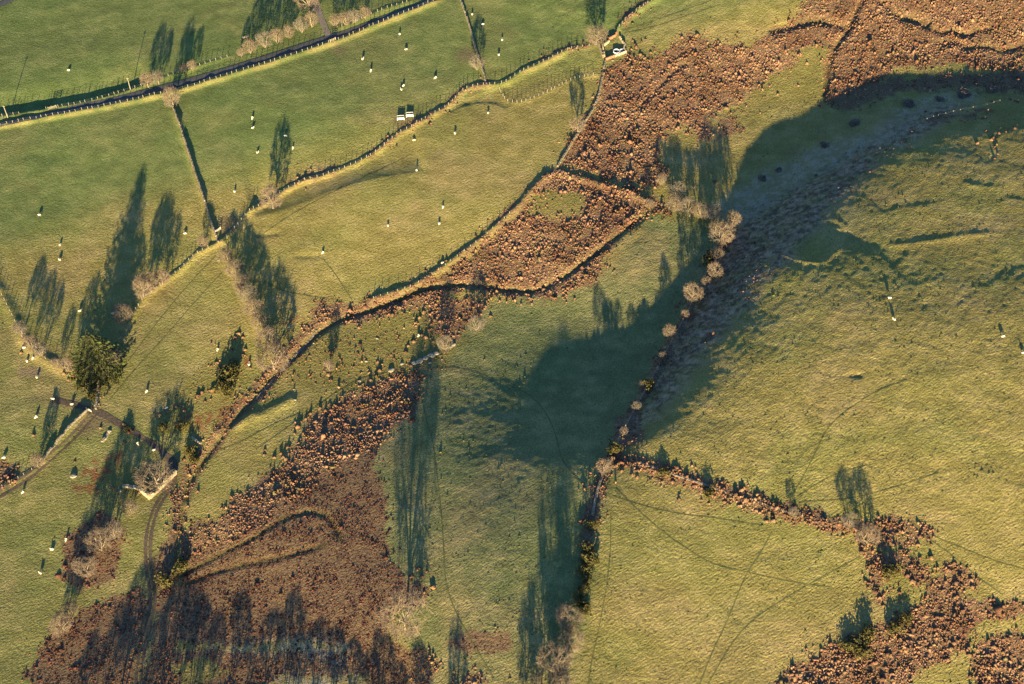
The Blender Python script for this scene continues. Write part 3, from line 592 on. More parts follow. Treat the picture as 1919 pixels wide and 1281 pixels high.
# ------------------------------------------------------------------ tubes and leafless trees
class Tubes:
    def __init__(self): self.V = []; self.F = []
    def seg(self, a, b, ra, rb, k=3):
        a = np.asarray(a, float); b = np.asarray(b, float); d = b - a; L = np.linalg.norm(d); d = d / (L + 1e-9)
        h = np.array((0, 0, 1.0)) if abs(d[2]) < .9 else np.array((1.0, 0, 0)); u = np.cross(d, h); u /= np.linalg.norm(u); v = np.cross(d, u); o = len(self.V)
        for c, r in ((a, ra), (b, rb)):
            for i in range(k):
                th = 2 * math.pi * i / k; self.V.append(c + r * (math.cos(th) * u + math.sin(th) * v))
        for i in range(k):
            j = (i + 1) % k; self.F.append((o + i, o + j, o + k + j)); self.F.append((o + i, o + k + j, o + k + i))
    def mesh(self, name, mat): return mesh_np(name, np.array(self.V), np.array(self.F), mat, flat=True)
def bare_tree_meshes(seed, stems=1, spread=1.0, bole=.2, twigmat='twig', lean=0.0):
    """unit tree, 1 m high, crown about spread wide: limbs, boughs, branches and twigs reaching out to a rounded crown"""
    r = np.random.default_rng(seed); wood = Tubes(); tw = Tubes(); cen = np.array((lean * .4, 0, .54)); el = np.array((.50 * spread, .50 * spread, .46))
    def unit(v): return v / (np.linalg.norm(v) + 1e-9)
    lump = r.uniform(.72, 1.12, (5, 9))
    def tip(d, f):
        th = (math.atan2(d[1], d[0]) / 6.2832 * 9) % 9; ph = min(4, max(0, int((d[2] + 1) * 2.5))); i = int(th); q = lump[ph, i] * (1 - th + i) + lump[ph, (i + 1) % 9] * (th - i)
        return cen + el * d * f * q
    def bent(dst, a, b_, r0, r1, k):
        m = a * .5 + b_ * .5 + r.normal(0, .07, 3) * np.linalg.norm(b_ - a); dst.seg(a, m, r0, (r0 + r1) / 2, k); dst.seg(m, b_, (r0 + r1) / 2, r1, k); return m
    fork = []
    for s in range(stems):
        th = 2 * math.pi * s / stems + .5; off = .045 * np.array((math.cos(th), math.sin(th), 0)) * (stems > 1); top = np.array((lean * bole + off[0] * 2.5, off[1] * 2.5, bole + .06))
        wood.seg(off + np.array((0, 0, -.06)), off * 1.3 + np.array((lean * bole * .5, 0, bole * .5)), .034 if stems == 1 else .02, .028 if stems == 1 else .017, 6); wood.seg(off * 1.3 + np.array((lean * bole * .5, 0, bole * .5)), top, .028 if stems == 1 else .017, .022 if stems == 1 else .013, 6); fork.append(top)
    nl = 9
    for i in range(nl):
        z = 1 - 1.45 * (i + .5) / nl; th = 2.39996 * i + r.uniform(-.3, .3); q = math.sqrt(max(0, 1 - z * z)); d1 = unit(np.array((q * math.cos(th), q * math.sin(th), z)) + r.normal(0, .12, 3))
        a = min(fork, key=lambda f: np.linalg.norm(f[:2] - tip(d1, .5)[:2])); e1 = tip(d1, .58); m1 = bent(wood, a, e1, .016, .008, 4)
        for j in range(6):
            d2 = unit(d1 + r.normal(0, .42, 3)); f = r.uniform(.25, 1); s2 = m1 + (e1 - m1) * f; e2 = tip(d2, r.uniform(.74, .92)); m2 = bent(tw, s2, e2, .0075, .0045, 3)
            for k in range(7):
                d3 = unit(d2 + r.normal(0, .30, 3)); s3 = m2 + (e2 - m2) * r.uniform(0, 1); e3 = tip(d3, r.uniform(.86, 1.05)); tw.seg(s3, e3, .0036, .0024, 3)
                for l in range(5):
                    s4 = s3 + (e3 - s3) * r.uniform(.35, 1); d4 = unit(unit(e3 - s3) * .8 + r.normal(0, .55, 3)); tw.seg(s4, s4 + d4 * r.uniform(.05, .12), .0026, .0016, 3)
    return wood.mesh('trunk', M['bark']), tw.mesh('crown', M[twigmat])
TREE = [bare_tree_meshes(11, 1, 1.0, .22), bare_tree_meshes(12, 1, 1.15, .18), bare_tree_meshes(13, 1, .9, .28, 'twig_grey'), bare_tree_meshes(14, 1, 1.3, .15),
        bare_tree_meshes(21, 3, 1.2, .10), bare_tree_meshes(22, 4, 1.35, .08, 'twig_grey'), bare_tree_meshes(23, 3, 1.0, .12, 'twig'), bare_tree_meshes(24, 1, .9, .25, 'twig', .35)]
SPREAD = [1.0, 1.15, .9, 1.3, 1.2, 1.35, 1.0, .9]
# photo base x, y, crown width px, height/width, variant, label
TREES = [
 (278,163,24,1.15,0,'bare tree beside the roadside fence, left one of a pair'), (298,157,20,1.2,2,'slimmer bare tree beside the roadside fence, right one of a pair'),
 (325,198,32,1.15,1,'bushy bare tree on the near road verge where a bank meets the road'),
 (344,135,15,1.1,6,'small bare thorn on the far verge above the road'), (361,131,18,1.0,4,'low spreading bare thorn on the far verge above the road'),
 (453,106,14,1.2,6,'thin bare sapling at the left end of the roadside thorn hedge'), (470,99,26,1.0,4,'dense bare thorn at the left end of the roadside hedge'),
 (497,88,30,.9,5,'wide bare thorn in the hedge left of the lane mouth'), (520,80,26,1.0,4,'tan bare thorn in the middle of the hedge left of the lane'), (543,70,20,1.1,6,'narrow bare thorn in the hedge left of the lane'), (566,60,26,1.0,5,'bare thorn beside the lane gateway'),
 (585,50,22,1.2,6,'bare thorn closest to the lane mouth'), (580,22,42,1.1,1,'large bare tree overhanging the lane at the top edge'),
 (630,48,22,.9,4,'bare thorn just right of the lane mouth'), (648,46,22,1.0,6,'second bare thorn right of the lane'), (665,42,24,1.0,5,'third bare thorn right of the lane'), (684,34,22,1.0,4,'last bare thorn of the hedge right of the lane'),
 (894,130,26,1.0,5,'pale ghostly bare thorn on the wall between the upper fields'), (1117,83,36,.9,3,'broad round bare tree at the corner of the stone pen'),
 (1082,247,28,1.0,3,'open branched bare tree on the wall below the stone pen'), (512,390,40,1.05,1,'round bare tree alone on the field bank'),
 (383,460,22,.9,4,'low bare thorn left of the wall junction'),
 (268,556,34,1.3,7,'leaning bare ash at the left of the clump by the long shadow'), (284,546,30,1.35,0,'tall pale bare ash in the middle of the leaning clump'), (304,533,26,1.2,7,'smaller bare ash at the right of the leaning clump'),
 (232,602,36,1.0,4,'dim purplish bare thorn in the conifer shadow'),
 (42,625,26,0.95,2,'bare tree on the curved bank at the far left'), (60,650,26,0.95,4,'bare thorn next along the curved left bank'), (78,665,26,0.95,5,'low wide bare thorn on the curved left bank'), (135,695,26,1.2,6,'bare thorn at the foot of the conifer'), (110,688,20,1.0,4,'small bare thorn on the bank left of the conifer'), (212,685,34,1.0,5,'pinkish bare thorn under the right side of the conifer'),
 (424,488,26,0.8,6,'uppermost bare thorn of the slanting tree belt'), (441,515,34,0.8,4,'second bare tree down the slanting belt'), (455,538,32,0.8,0,'third bare tree down the slanting belt'), (466,562,36,0.8,5,'fourth bare tree down the slanting belt'), (477,588,34,0.8,1,'fifth bare tree down the slanting belt'), (488,612,30,0.8,4,'sixth bare tree down the slanting belt'), (505,650,46,0.8,1,'large bare tree near the foot of the slanting belt'), (514,692,58,0.75,3,'widest bare tree at the foot of the slanting belt'), (452,550,20,1.0,6,'small bare thorn tucked into the slanting belt'),
 (893,618,30,.9,5,'pale wispy bare thorn on the middle field edge'), (834,655,28,1.0,5,'grey wispy bare thorn beside the pale rocks'), (618,695,20,1.2,6,'small bare thorn on the rough grass in the middle'),
 (1266,365,34,0.72,5,'pale bare thorn at the top of the valley thicket'), (1240,345,22,.9,4,'small bare thorn at the upper left of the valley thicket'), (1216,388,18,.9,6,'bare thorn at the left end of the valley thicket'), (1266,392,34,0.72,4,'bare thorn beside the bank in the valley thicket'), (1288,396,34,0.72,5,'second bare thorn beside the valley bank'), (1310,403,34,0.72,4,'third bare thorn beside the valley bank'), (1332,410,36,0.72,5,'dark bare thorn at the right end of the valley bank'),
 (1369,424,24,1.3,7,'upright pale bare thorn at the head of the hill hedge'), (1348,455,44,.95,3,'spreading bare tree near the head of the hill hedge'), (1338,518,28,1.0,1,'round pale bare thorn on the hill hedge'), (1296,562,34,1.0,1,'round bare tree leaning over the shaded field'), (1253,630,22,1.1,0,'small bare tree on the shaded field side of the hill hedge'),
 (1358,442,22,.9,5,'greyish bare thorn just below the head of the hill hedge'), (1342,482,24,.8,4,'low bare thorn under the spreading hill hedge tree'), (1322,532,18,.8,6,'small bare thorn midway between the two round hedge thorns'), (1308,550,18,.8,4,'small bare thorn beside the round tree on the hill hedge'), (1284,592,15,.8,6,'tiny bare thorn on the hill hedge below the round tree'), (1241,672,17,.8,4,'scrubby bare thorn on the lower hill hedge in shade, upper one'), (1192,765,17,.8,5,'scrubby bare thorn on the lower hill hedge in shade, lower one'), (1168,812,16,.8,6,'bare thorn near the foot of the hill hedge'),
 (1132,882,28,.9,3,'open bare thorn at the corner where three hedges meet'), (1205,725,16,.9,6,'scrubby bare thorn on the hill hedge in shade'),
 (760,1178,84,1.0,1,'large lone bare oak at the edge of the lower bog'), (1065,1172,46,1.05,1,'round pale bare tree beside the lower hedge'), (1070,1212,44,1.0,3,'bare tree below the round one on the lower hedge'), (1038,1258,60,1.05,3,'bright limbed bare tree at the lower edge'), (1048,1296,48,1.05,1,'bare tree cut off by the lower edge'), (1005,1278,24,1.0,5,'small dim bare thorn at the lower edge'),
 (1622,1015,44,.8,4,'bare tree among bracken on the right hedge'), (1590,985,30,.9,5,'low bare thorn left of the hedge tree'), (1485,965,18,.9,5,'grey thorn stump on the right hedge'),
 (295,908,64,.62,3,'wide bare tree growing inside the ruined house'), (70,872,22,1.2,7,'leaning dead sapling beside the left wall'),
 (120,1180,40,1.0,1,'bare tree among the dark bracken at lower left'), (135,1150,30,1.0,4,'bare thorn beside the lower left pasture'), (190,1030,46,1.0,4,'bare thorn on the shaded bank below the ruin'), (215,1005,36,1.0,5,'second bare thorn on the shaded bank below the ruin'), (165,1075,40,1.0,1,'bare tree on the shaded slope at lower left'), (245,960,28,.9,4,'russet bare thorn just below the ruin wall'),
]
bare_n = 0
def place_tree(px, py, wpx, hf, var, label, gx=None):
    s = px_size(gx[1], gx[2]); W = wpx / s * 1.18; H = W * hf * 1.08; sp = SPREAD[var]
    root = new_obj('bare_tree', None, None, (gx[0], gx[1], gx[2] - .05), (0, 0, random.uniform(-.5, .5) if var == 7 else random.uniform(0, 6.28)), (W / sp, W / sp, H))
    tag(root, label, 'tree', 'bare trees')
    a, c = TREE[var]; new_obj('trunk', a, root); new_obj('crown', c, root)
_tx, _ty, _tz = ground_at([q[0] for q in TREES], [q[1] for q in TREES])
for i, q in enumerate(TREES): place_tree(*q, gx=(_tx[i], _ty[i], _tz[i]))
# trees standing just below the frame, whose long shadows cross the lower edge
OFF = [(150 + 33 * i + (i * 37) % 17, (1318, 1338, 1326, 1350, 1332)[i % 5], 34 + (i * 29) % 20, (.5, .6, .7)[i % 3]) for i in range(20)] + [(850, 1420, 40, 1.2), (1015, 1340, 52, 1.1), (1045, 1380, 52, 1.1), (985, 1330, 40, 1.0)]
_ox, _oy, _oz = ground_at([q[0] for q in OFF], [q[1] for q in OFF])
for i, q in enumerate(OFF): place_tree(q[0], q[1], q[2], q[3], (4, 5, 6, 4)[i % 4] if i < 20 else 1, 'bare tree in the wood just below the lower edge', gx=(_ox[i], _oy[i], _oz[i]))

# ------------------------------------------------------------------ conifer
def conifer(seed=3):
    r = np.random.default_rng(seed); wood = Tubes(); V = []; F = []
    wood.seg((0, 0, -.03), (0, 0, .55), .022, .012, 6); wood.seg((0, 0, .55), (0, 0, 1.0), .012, .002, 5)
    for lv in np.linspace(.03, .985, 34):
        R = .5 * (1 - lv) ** .75 * (1.0 if lv > .12 else .9); n = int(7 + 7 * (1 - lv)); t0 = r.uniform(0, 6.28)
        for k in range(n):
            th = t0 + 2 * math.pi * k / n + r.normal(0, .15); L = R * r.uniform(.75, 1.12); steps = max(3, int(L * 26)); p = np.array((0, 0, lv)); d = np.array((math.cos(th), math.sin(th), 0)); sd = np.array((-d[1], d[0], 0))
            last = p
            for s in range(1, steps + 1):
                f = s / steps; q = d * L * f + np.array((0, 0, lv + L * (-.34 * f + .30 * f * f * f) + r.normal(0, .004)))
                wd = .036 * (1.15 - .6 * f) + .008
                for sg in (-1, 1):
                    for e in range(2):
                        tip = q + sd * sg * wd * r.uniform(.8, 1.5) + d * wd * r.uniform(.4, 1.0) + np.array((0, 0, r.uniform(-.016, .012))); a = last + (q - last) * r.uniform(0, .5)
                        o = len(V); V += [a, q + np.array((0, 0, r.uniform(.0, .008))), tip]; F.append((o, o + 1, o + 2))
                last = q
            wood.seg((0, 0, lv), last * .7 + np.array((0, 0, lv)) * .3, .004, .0015, 3)
    return wood.mesh('trunk', M['bark']), mesh_np('crown', np.array(V), np.array(F), M['needle'])
cw, cc = conifer()
def place_conifer(px, py, wpx, H, label):
    x, y, z = ground_at(px, py); s = px_size(y[0], z[0]); W = wpx / s
    o = new_obj('conifer', None, None, (x[0], y[0], z[0]), (0, 0, random.uniform(0, 6)), (W, W, H)); tag(o, label, 'conifer')
    new_obj('trunk', cw, o); new_obj('crown', cc, o)
place_conifer(187, 694, 124, 20.0, 'large dark green conifer casting the long pointed shadow')

# ------------------------------------------------------------------ gorse
def gorse_mesh(seed, mat='gorse'):
    r = np.random.default_rng(seed); V = []; F = []; st = Tubes()
    lob = [(r.normal(0, .28), r.normal(0, .28), r.uniform(.25, .6), r.uniform(.3, .48)) for _ in range(6)]
    for (x, y, z, q) in lob:
        st.seg((x * .3, y * .3, -.08), (x, y, z), .03, .012, 4)
        for k in range(90):
            d = r.normal(0, 1, 3); d /= np.linalg.norm(d); c = np.array((x, y, z)) + d * q * r.uniform(.65, 1.05)
            if c[2] < -.02: continue
            t1 = np.cross(d, r.normal(0, 1, 3)); t1 /= np.linalg.norm(t1); t2 = np.cross(d, t1) * .6 + d * r.uniform(.2, .9); w_ = r.uniform(.06, .12); o = len(V)
            V += [c - t1 * w_, c + t1 * w_, c + t2 * w_ * 1.6]; F.append((o, o + 1, o + 2))
    return st.mesh('stem', M['bark']), mesh_np('foliage', np.array(V), np.array(F), M[mat])
GM = [gorse_mesh(k) for k in (41, 42, 43)]; HM = gorse_mesh(44, 'heather')
GORSE = [(432,700,30,'large dark gorse in the triangular field'), (416,722,26,'lower dark gorse in the triangular field'), (440,688,22,'upper dark gorse in the triangular field'), (425,735,20,'lowest small gorse in the triangular field'),
 (308,806,18,'round gorse left of a pair above the track'), (342,800,20,'round gorse right of a pair above the track'), (1696,1160,22,'upper of two green gorse bushes in the lower right gap'), (1672,1182,24,'lower of two green gorse bushes in the lower right gap'),
 (1100,1040,30,'tall olive gorse on the lower hedge, upper one'), (1104,1052,26,'olive gorse on the lower hedge, second one'), (1090,1072,22,'brownish gorse on the lower hedge'), (1088,1110,22,'dull gorse midway down the lower hedge'), (1094,1140,20,'dark gorse above the round bare tree'), (1098,1150,16,'gorse at the foot of the lower hedge'), (1108,985,22,'uppermost gorse of the lower hedge'), (1098,1090,18,'small gorse on the lower hedge field side'), (1085,1128,18,'small gorse on the lower hedge wood side'),
 (1620,1195,30,'dark gorse at the left edge of the lower right bog'), (1598,1215,28,'second dark gorse in the lower right bog'), (1612,1228,24,'third dark gorse in the lower right bog'), (1585,1210,20,'outermost dark gorse at the lower right bog'),
 (1151,845,22,'green gorse at the foot of the hill hedge'), (1213,722,22,'shaded gorse on the hill hedge'), (1325,488,24,'green gorse or holly on the upper hill hedge'), (355,850,20,'gorse beside the stream above the ruin'), (368,862,16,'small gorse beside the stream above the ruin'),
 (1672,1075,30,'dark gorse within the bracken at right'), (430,712,22,'inner gorse of the triangular field cluster'), (340,1060,26,'dark gorse beside the lower track'), (308,1090,26,'second dark gorse beside the lower track'), (168,745,12,'small gorse by the track gateway'), (240,805,12,'small gorse beside the muddy track'),
 (1705,196,24,'wide dark bush in the shaded valley head'), (1760,186,18,'dark bush right of the wide one in the valley head'), (1805,178,26,'large dark bush below the bog at the valley head'), (1860,168,22,'dark bush near the right edge in the valley head'), (1430,335,16,'dark bush on the frosty slope above the thicket'), (1460,318,14,'smaller dark bush on the frosty slope'), (1600,232,22,'dark bush beside the frozen stream'), (1545,272,20,'dark bush beside the frozen stream lower down'),
 (1240,888,20,'dark gorse on the right hedge with a pointed shadow'), (1330,925,22,'second dark gorse along the right hedge')]
_gx_, _gy_, _gz_ = ground_at([q[0] for q in GORSE], [q[1] for q in GORSE])
for i, (px, py, wp, lb) in enumerate(GORSE):
    W = wp / px_size(_gy_[i], _gz_[i]) * .85; hb = 'heather' in lb or 'dim' in lb or 'dark bush' in lb; o = new_obj('heather_bush' if hb else 'gorse_bush', None, None, (_gx_[i], _gy_[i], _gz_[i]), (0, 0, random.uniform(0, 6)), (W, W, W * (.22 if hb else random.uniform(.7, .95)))); tag(o, lb, 'heather' if hb else 'gorse', 'heather bushes' if hb else 'gorse bushes')
    a, c = HM if hb else GM[i % 3]; new_obj('stem', a, o); new_obj('foliage', c, o)

# ------------------------------------------------------------------ fences
def box_np(cx, cy, cz, sx, sy, sz, taper=1.0):
    V = [(cx + a * sx / 2 * (taper if c else 1), cy + b_ * sy / 2 * (taper if c else 1), cz + c * sz) for c in (0, 1) for a, b_ in ((-1, -1), (1, -1), (1, 1), (-1, 1))]
    return V, [(3, 2, 1, 0), (4, 5, 6, 7), (0, 1, 5, 4), (1, 2, 6, 5), (2, 3, 7, 6), (3, 0, 4, 7)]
pv, pf = box_np(0, 0, -.3, .14, .14, 1.5, .92); pv += [(0, 0, 1.25)]; pf = pf[:1] + pf[2:]
pf_t = []
for q in pf: pf_t += [(q[0], q[1], q[2]), (q[0], q[2], q[3])]
pf_t += [(4, 5, 8), (5, 6, 8), (6, 7, 8), (7, 4, 8)]
POST = mesh_np('post', pv, pf_t, M['wood'])
def fence(line, label, step=2.3, h=1.0, skip=()):
    P = dense(line, .5); L = np.concatenate([[0], np.cumsum(np.hypot(*np.diff(P, axis=0).T))]); n = max(2, int(L[-1] / step)); tt = (np.arange(n) + rng.uniform(-.15, .15, n)) * step
    X = np.interp(tt, L, P[:, 0]); Y = np.interp(tt, L, P[:, 1]); Z = hfun(X, Y); U, V = to_photo(X, Y, Z); ok = (U > -60) & (U < 1980) & (V > -50) & (V < 1340)
    X, Y, Z = X[ok], Y[ok], Z[ok]; c = len(X) // 2
    root = new_obj('fence', None, None, (X[c], Y[c], Z[c])); tag(root, label, 'fence')
    tb = Tubes()
    for i in range(len(X)):
        s = random.uniform(.85, 1.15)
        new_obj('post', POST, root, (X[i] - X[c], Y[i] - Y[c], Z[i] - Z[c]), (random.uniform(-.06, .06), random.uniform(-.06, .06), random.uniform(0, 1.5)), (s, s, h * random.uniform(.9, 1.1)))
        if i:
            for k in (.45, .8, 1.1): tb.seg((X[i-1]-X[c], Y[i-1]-Y[c], Z[i-1]-Z[c]+k*h), (X[i]-X[c], Y[i]-Y[c], Z[i]-Z[c]+k*h), .008, .008, 3)
    new_obj('wire', tb.mesh('wire', M['wire']), root)
fence(L_FENCE_S, 'post and wire fence on the near verge of the road')
fence(L_FENCE_N[:4], 'post and wire fence on the far road verge, left of the gate'); fence(L_FENCE_N[4:], 'post and wire fence on the far road verge, right of the gate')
fence(L_FENCE_N2, 'post and wire fence beyond the road, right of the lane')
fence(L_A[:11], 'post and wire fence curving from the conifer to the wall junction'); fence(L_A[11:], 'long winding fence on the bank from the wall junction to the stone pen')
fence(L_A2, 'fence running up from the stone pen to the top edge'); fence(L_D, 'pale fence crossing the small paddock below the pen', 1.9, 1.1)
fence(L_G[3:], 'fence on the bank between the long field and the bracken', 3.0, .8); fence(L_H, 'old fence along the shaded foot of the hill', 2.6, .8)
fence(L_LEFT, 'fence on the curved bank at the far left', 2.8); fence(L_LOWF, 'fence beside the grassy track at lower left', 2.6); fence(L_UR, 'short fence on the crest of the hill in shade', 3.0)
fence(L_I[5:9], 'short fence beside the ditch on the right hedge', 3.2, .8)
fence([(1245,385),(1262,396),(1290,405),(1310,412)], 'old hurdle fence on the valley bank', 2.2, .8)

# ------------------------------------------------------------------ stone walls: every stone a block, laid in courses
def stone_block(r, c, ang, L, D, H, V, F):
    v, f = box_np(0, 0, 0, L, D, H); v = np.array(v) + r.normal(0, .035, (8, 3)); ca, sa = math.cos(ang), math.sin(ang); o = len(V)
    for p in v: V.append((c[0] + p[0] * ca - p[1] * sa, c[1] + p[0] * sa + p[1] * ca, c[2] + p[2]))
    for q in f: F.append(tuple(o + i for i in q))
def wall_obj(name, line, label, cat, height, thick, mat, seed, course=.34, decay=.25, parent=None, world=None):
    r = np.random.default_rng(seed); P = dense(line, .4) if world is None else world
    L = np.concatenate([[0], np.cumsum(np.hypot(*np.diff(P, axis=0).T))]); V = []; F = []; tot = L[-1]; o = P[len(P) // 2]; oz = float(hfun(o[:1], o[1:])[0])
    n = max(1, int(round(height / course)))
    zs = hfun(P[:, 0], P[:, 1])
    for k in range(n):
        d = r.uniform(0, .3)
        while d < tot:
            ln = r.uniform(.35, .75)
            if vnoise(d / 3.0, seed * 7.3, 3) * 1.0 > decay * (k + .4) / n * 1.7 or k == 0:
                x = np.interp(d, L, P[:, 0]); y = np.interp(d, L, P[:, 1]); z = np.interp(d, L, zs); e = .3
                ang = math.atan2(np.interp(min(d + e, tot), L, P[:, 1]) - np.interp(max(d - e, 0), L, P[:, 1]), np.interp(min(d + e, tot), L, P[:, 0]) - np.interp(max(d - e, 0), L, P[:, 0]))
                for sd in (-1, 1):
                    tk = thick * (1 - .25 * k / n); ox, oy = -math.sin(ang) * sd * tk / 4, math.cos(ang) * sd * tk / 4
                    stone_block(r, (x + ox - o[0], y + oy - o[1], z - oz - .12 + k * course + r.normal(0, .03)), ang + r.normal(0, .1), ln * .97, tk / 2, course * r.uniform(.9, 1.15), V, F)
            d += ln
    me = mesh_np(name, np.array(V), np.array(F), mat)
    if parent is not None: return new_obj(name, me, parent, (o[0] - parent.location.x, o[1] - parent.location.y, oz - parent.location.z))
    ob = new_obj(name, me, None, (o[0], o[1], oz)); tag(ob, label, cat); return ob
wall_obj('dry_stone_wall', L_B, 'low mossy stone wall running down from the road to the wall junction', 'wall', .7, .6, M['stone'], 1)
wall_obj('dry_stone_wall', L_C, 'stone wall between the two upper fields', 'wall', .75, .6, M['stone'], 2)
wall_obj('dry_stone_wall', L_E, 'tumbled stone wall running down from the pen beside the bracken', 'wall', .7, .7, M['stone'], 3)
wall_obj('dry_stone_wall', L_LOWL, 'short stone wall below the track gateway at lower left', 'wall', .9, .6, M['stone'], 4)
wall_obj('dry_stone_wall', L_H2[:4], 'ruined stone wall below the corner of three hedges', 'wall', .6, .8, M['stone'], 5)
wall_obj('dry_stone_wall', [(183,700),(186,725),(182,750),(180,768)], 'collapsed stone wall below the conifer', 'wall', .6, .8, M['stone'], 6)
wall_obj('dry_stone_wall', L_I[1:5], 'buried stone wall under the right hedge', 'wall', .4, .7, M['stone'], 7)
wall_obj('dry_stone_wall', [(592,618),(575,640),(548,668),(525,695),(505,716),(480,745)], 'broken stone wall beside the stream', 'wall', .5, .8, M['stone'], 8)
wall_obj('stone_revetment', [(192,828),(200,818),(206,806)], 'short pale stone heap above the ruined house', 'wall', .7, 1.0, M['palestone'], 9)
wall_obj('stone_revetment', [(360,820),(368,826),(377,832)], 'short pale stone wall end beside the stream', 'wall', .8, .8, M['palestone'], 10)

# ruined house: two standing walls meeting at a corner and a rubble tail
rx, ry, rz = ground_at([281, 331, 256, 230], [934, 886, 914, 911])
ruin = new_obj('ruined_house', None, None, (rx[0], ry[0], rz[0])); tag(ruin, 'roofless ruined stone house with two standing walls meeting at a corner', 'ruin')
def line_w(i, j): n = int(math.hypot(rx[j] - rx[i], ry[j] - ry[i]) / .4) + 2; return np.stack([np.linspace(rx[i], rx[j], n), np.linspace(ry[i], ry[j], n)], 1)
wall_obj('long_wall', None, '', '', 2.3, .9, M['palestone'], 31, .36, .3, ruin, line_w(0, 1)); wall_obj('gable_wall', None, '', '', 2.6, .9, M['palestone'], 32, .36, .3, ruin, line_w(0, 2)); wall_obj('rubble_wall', None, '', '', .9, 1.1, M['palestone'], 33, .34, .5, ruin, line_w(2, 3))

# ------------------------------------------------------------------ stone pen with tank and trough
kx, ky, kz = ground_at([1129,1133,1136,1152,1173,1169,1171,1161,1132,1141,1141,1153,1156,1123,1130], [87,107,112,106,99,92,86,70,86,79,74,68,62,86,108])
pen = new_obj('stone_sheepfold', None, None, (kx[3], ky[3], kz[3])); tag(pen, 'small red and grey stone sheepfold with white topped walls', 'sheepfold')
def pen_line(*ids):
    out = []
    for a, c in zip(ids[:-1], ids[1:]):
        n = int(math.hypot(kx[c] - kx[a], ky[c] - ky[a]) / .4) + 2; out.append(np.stack([np.linspace(kx[a], kx[c], n), np.linspace(ky[a], ky[c], n)], 1)[(0 if not out else 1):])
    return np.vstack(out)
for ids, mt, sd in (((0, 1), 'palestone', 51), ((13, 14), 'stone', 52), ((2, 3), 'redstone', 53), ((3, 4), 'palestone', 54), ((4, 5, 6), 'palestone', 55), ((6, 7), 'palestone', 56), ((8, 9), 'palestone', 57), ((10, 11, 12), 'redstone', 58)):
    wall_obj('wall', None, '', '', 1.25, .55, M[mt], sd, .32, .12, pen, pen_line(*ids))
def ring_mesh(name, ro, ri, h, mat, seg=24, sx=1.0, floor=.7, mat2=None):
    V, F, mi = [], [], []
    prof = [(ro, -.2), (ro, h), (ri, h), (ri, floor * h)]
    for (q, z) in prof:
        for i in range(seg): th = 2 * math.pi * i / seg; V.append((q * math.cos(th) * sx, q * math.sin(th), z))
    for a in range(3):
        for i in range(seg): j = (i + 1) % seg; F.append((a * seg + i, a * seg + j, (a + 1) * seg + j, (a + 1) * seg + i)); mi.append(0)
    me = bpy.data.meshes.new(name); me.from_pydata(V, [], F + [tuple(3 * seg + i for i in range(seg))]); me.materials.append(mat); me.materials.append(mat2 or mat)
    me.polygons[-1].material_index = 1; return me
tx, ty, tz = ground_at([1155, 1167], [99, 97])
tank = new_obj('water_tank', ring_mesh('water_tank', 1.35, 1.15, 1.15, M['white'], mat2=M['water']), None, (tx[0], ty[0], tz[0])); tag(tank, 'round white rimmed water tank in the sheepfold', 'tank')
def trough_mesh(name, lx_, ly_, h, wl, m1, m2):
    bm = bmesh.new()
    def bx_(x, y, z, a, b_, c):
        r = bmesh.ops.create_cube(bm, size=1.0); bmesh.ops.scale(bm, vec=(a, b_, c), verts=r['verts']); bmesh.ops.translate(bm, vec=(x, y, z + c / 2), verts=r['verts']); return r['verts']
    bx_(0, -ly_ / 2 + wl / 2, -.2, lx_, wl, h + .2); bx_(0, ly_ / 2 - wl / 2, -.2, lx_, wl, h + .2); bx_(-lx_ / 2 + wl / 2, 0, -.2, wl, ly_ - 2 * wl - .004, h + .197); bx_(lx_ / 2 - wl / 2, 0, -.2, wl, ly_ - 2 * wl - .004, h + .197)
    vs = bx_(0, 0, 0, lx_ - 2 * wl - .004, ly_ - 2 * wl - .004, h * .6)
    me = bpy.data.meshes.new(name); bm.faces.ensure_lookup_table()
    for f in bm.faces[-6:]: f.material_index = 1
    bm.to_mesh(me); bm.free(); me.materials.append(m1); me.materials.append(m2); return me
tr = new_obj('water_trough', trough_mesh('water_trough', 2.3, 1.9, .95, .18, M['white'], M['water']), None, (tx[1], ty[1], tz[1]), (0, 0, .25)); tag(tr, 'rectangular white edged trough beside the round tank', 'trough')

# ------------------------------------------------------------------ hay racks, gates, poles
def hay_rack(px, py, label, blue):
    x, y, z = ground_at(px, py); root = new_obj('hay_rack', None, None, (x[0], y[0], z[0]), (0, 0, .08)); tag(root, label, 'hay rack', 'hay racks by the field bank')
    W_, D_, H_ = 2.7, 1.4, 1.35; tb = Tubes()
    for sx in (-1, 1):
        for sy in (-1, 1): tb2 = Tubes(); tb2.seg((sx * W_ / 2, sy * D_ / 2, -.05), (sx * W_ / 2, sy * D_ / 2, H_), .06, .06, 5); new_obj('leg', tb2.mesh('leg', M['white']), root)
    for zz in (.45, H_):
        for sy in (-1, 1): tb.seg((-W_ / 2, sy * D_ / 2, zz), (W_ / 2, sy * D_ / 2, zz), .05, .05, 5)
        for sx in (-1, 1): tb.seg((sx * W_ / 2, -D_ / 2, zz), (sx * W_ / 2, D_ / 2, zz), .05, .05, 5)
    new_obj('rail', tb.mesh('rail', M['white']), root)
    v, f = box_np(0, 0, .5, W_ - .2, D_ - .2, .65); new_obj('side_panel', mesh_np('side_panel', np.array(v), np.array(f), M['white']), root)
    v, f = box_np(0, 0, 1.152, W_ - .25, D_ - .25, .1); v = np.array(v) + np.random.default_rng(1).normal(0, .02, (8, 3)); new_obj('hay', mesh_np('hay', v, np.array(f), M['hay']), root)
hay_rack(751, 223, 'white hay rack nearer the fence corner, left of two', True); hay_rack(768, 217, 'white hay rack right of two beside the winding fence', False)
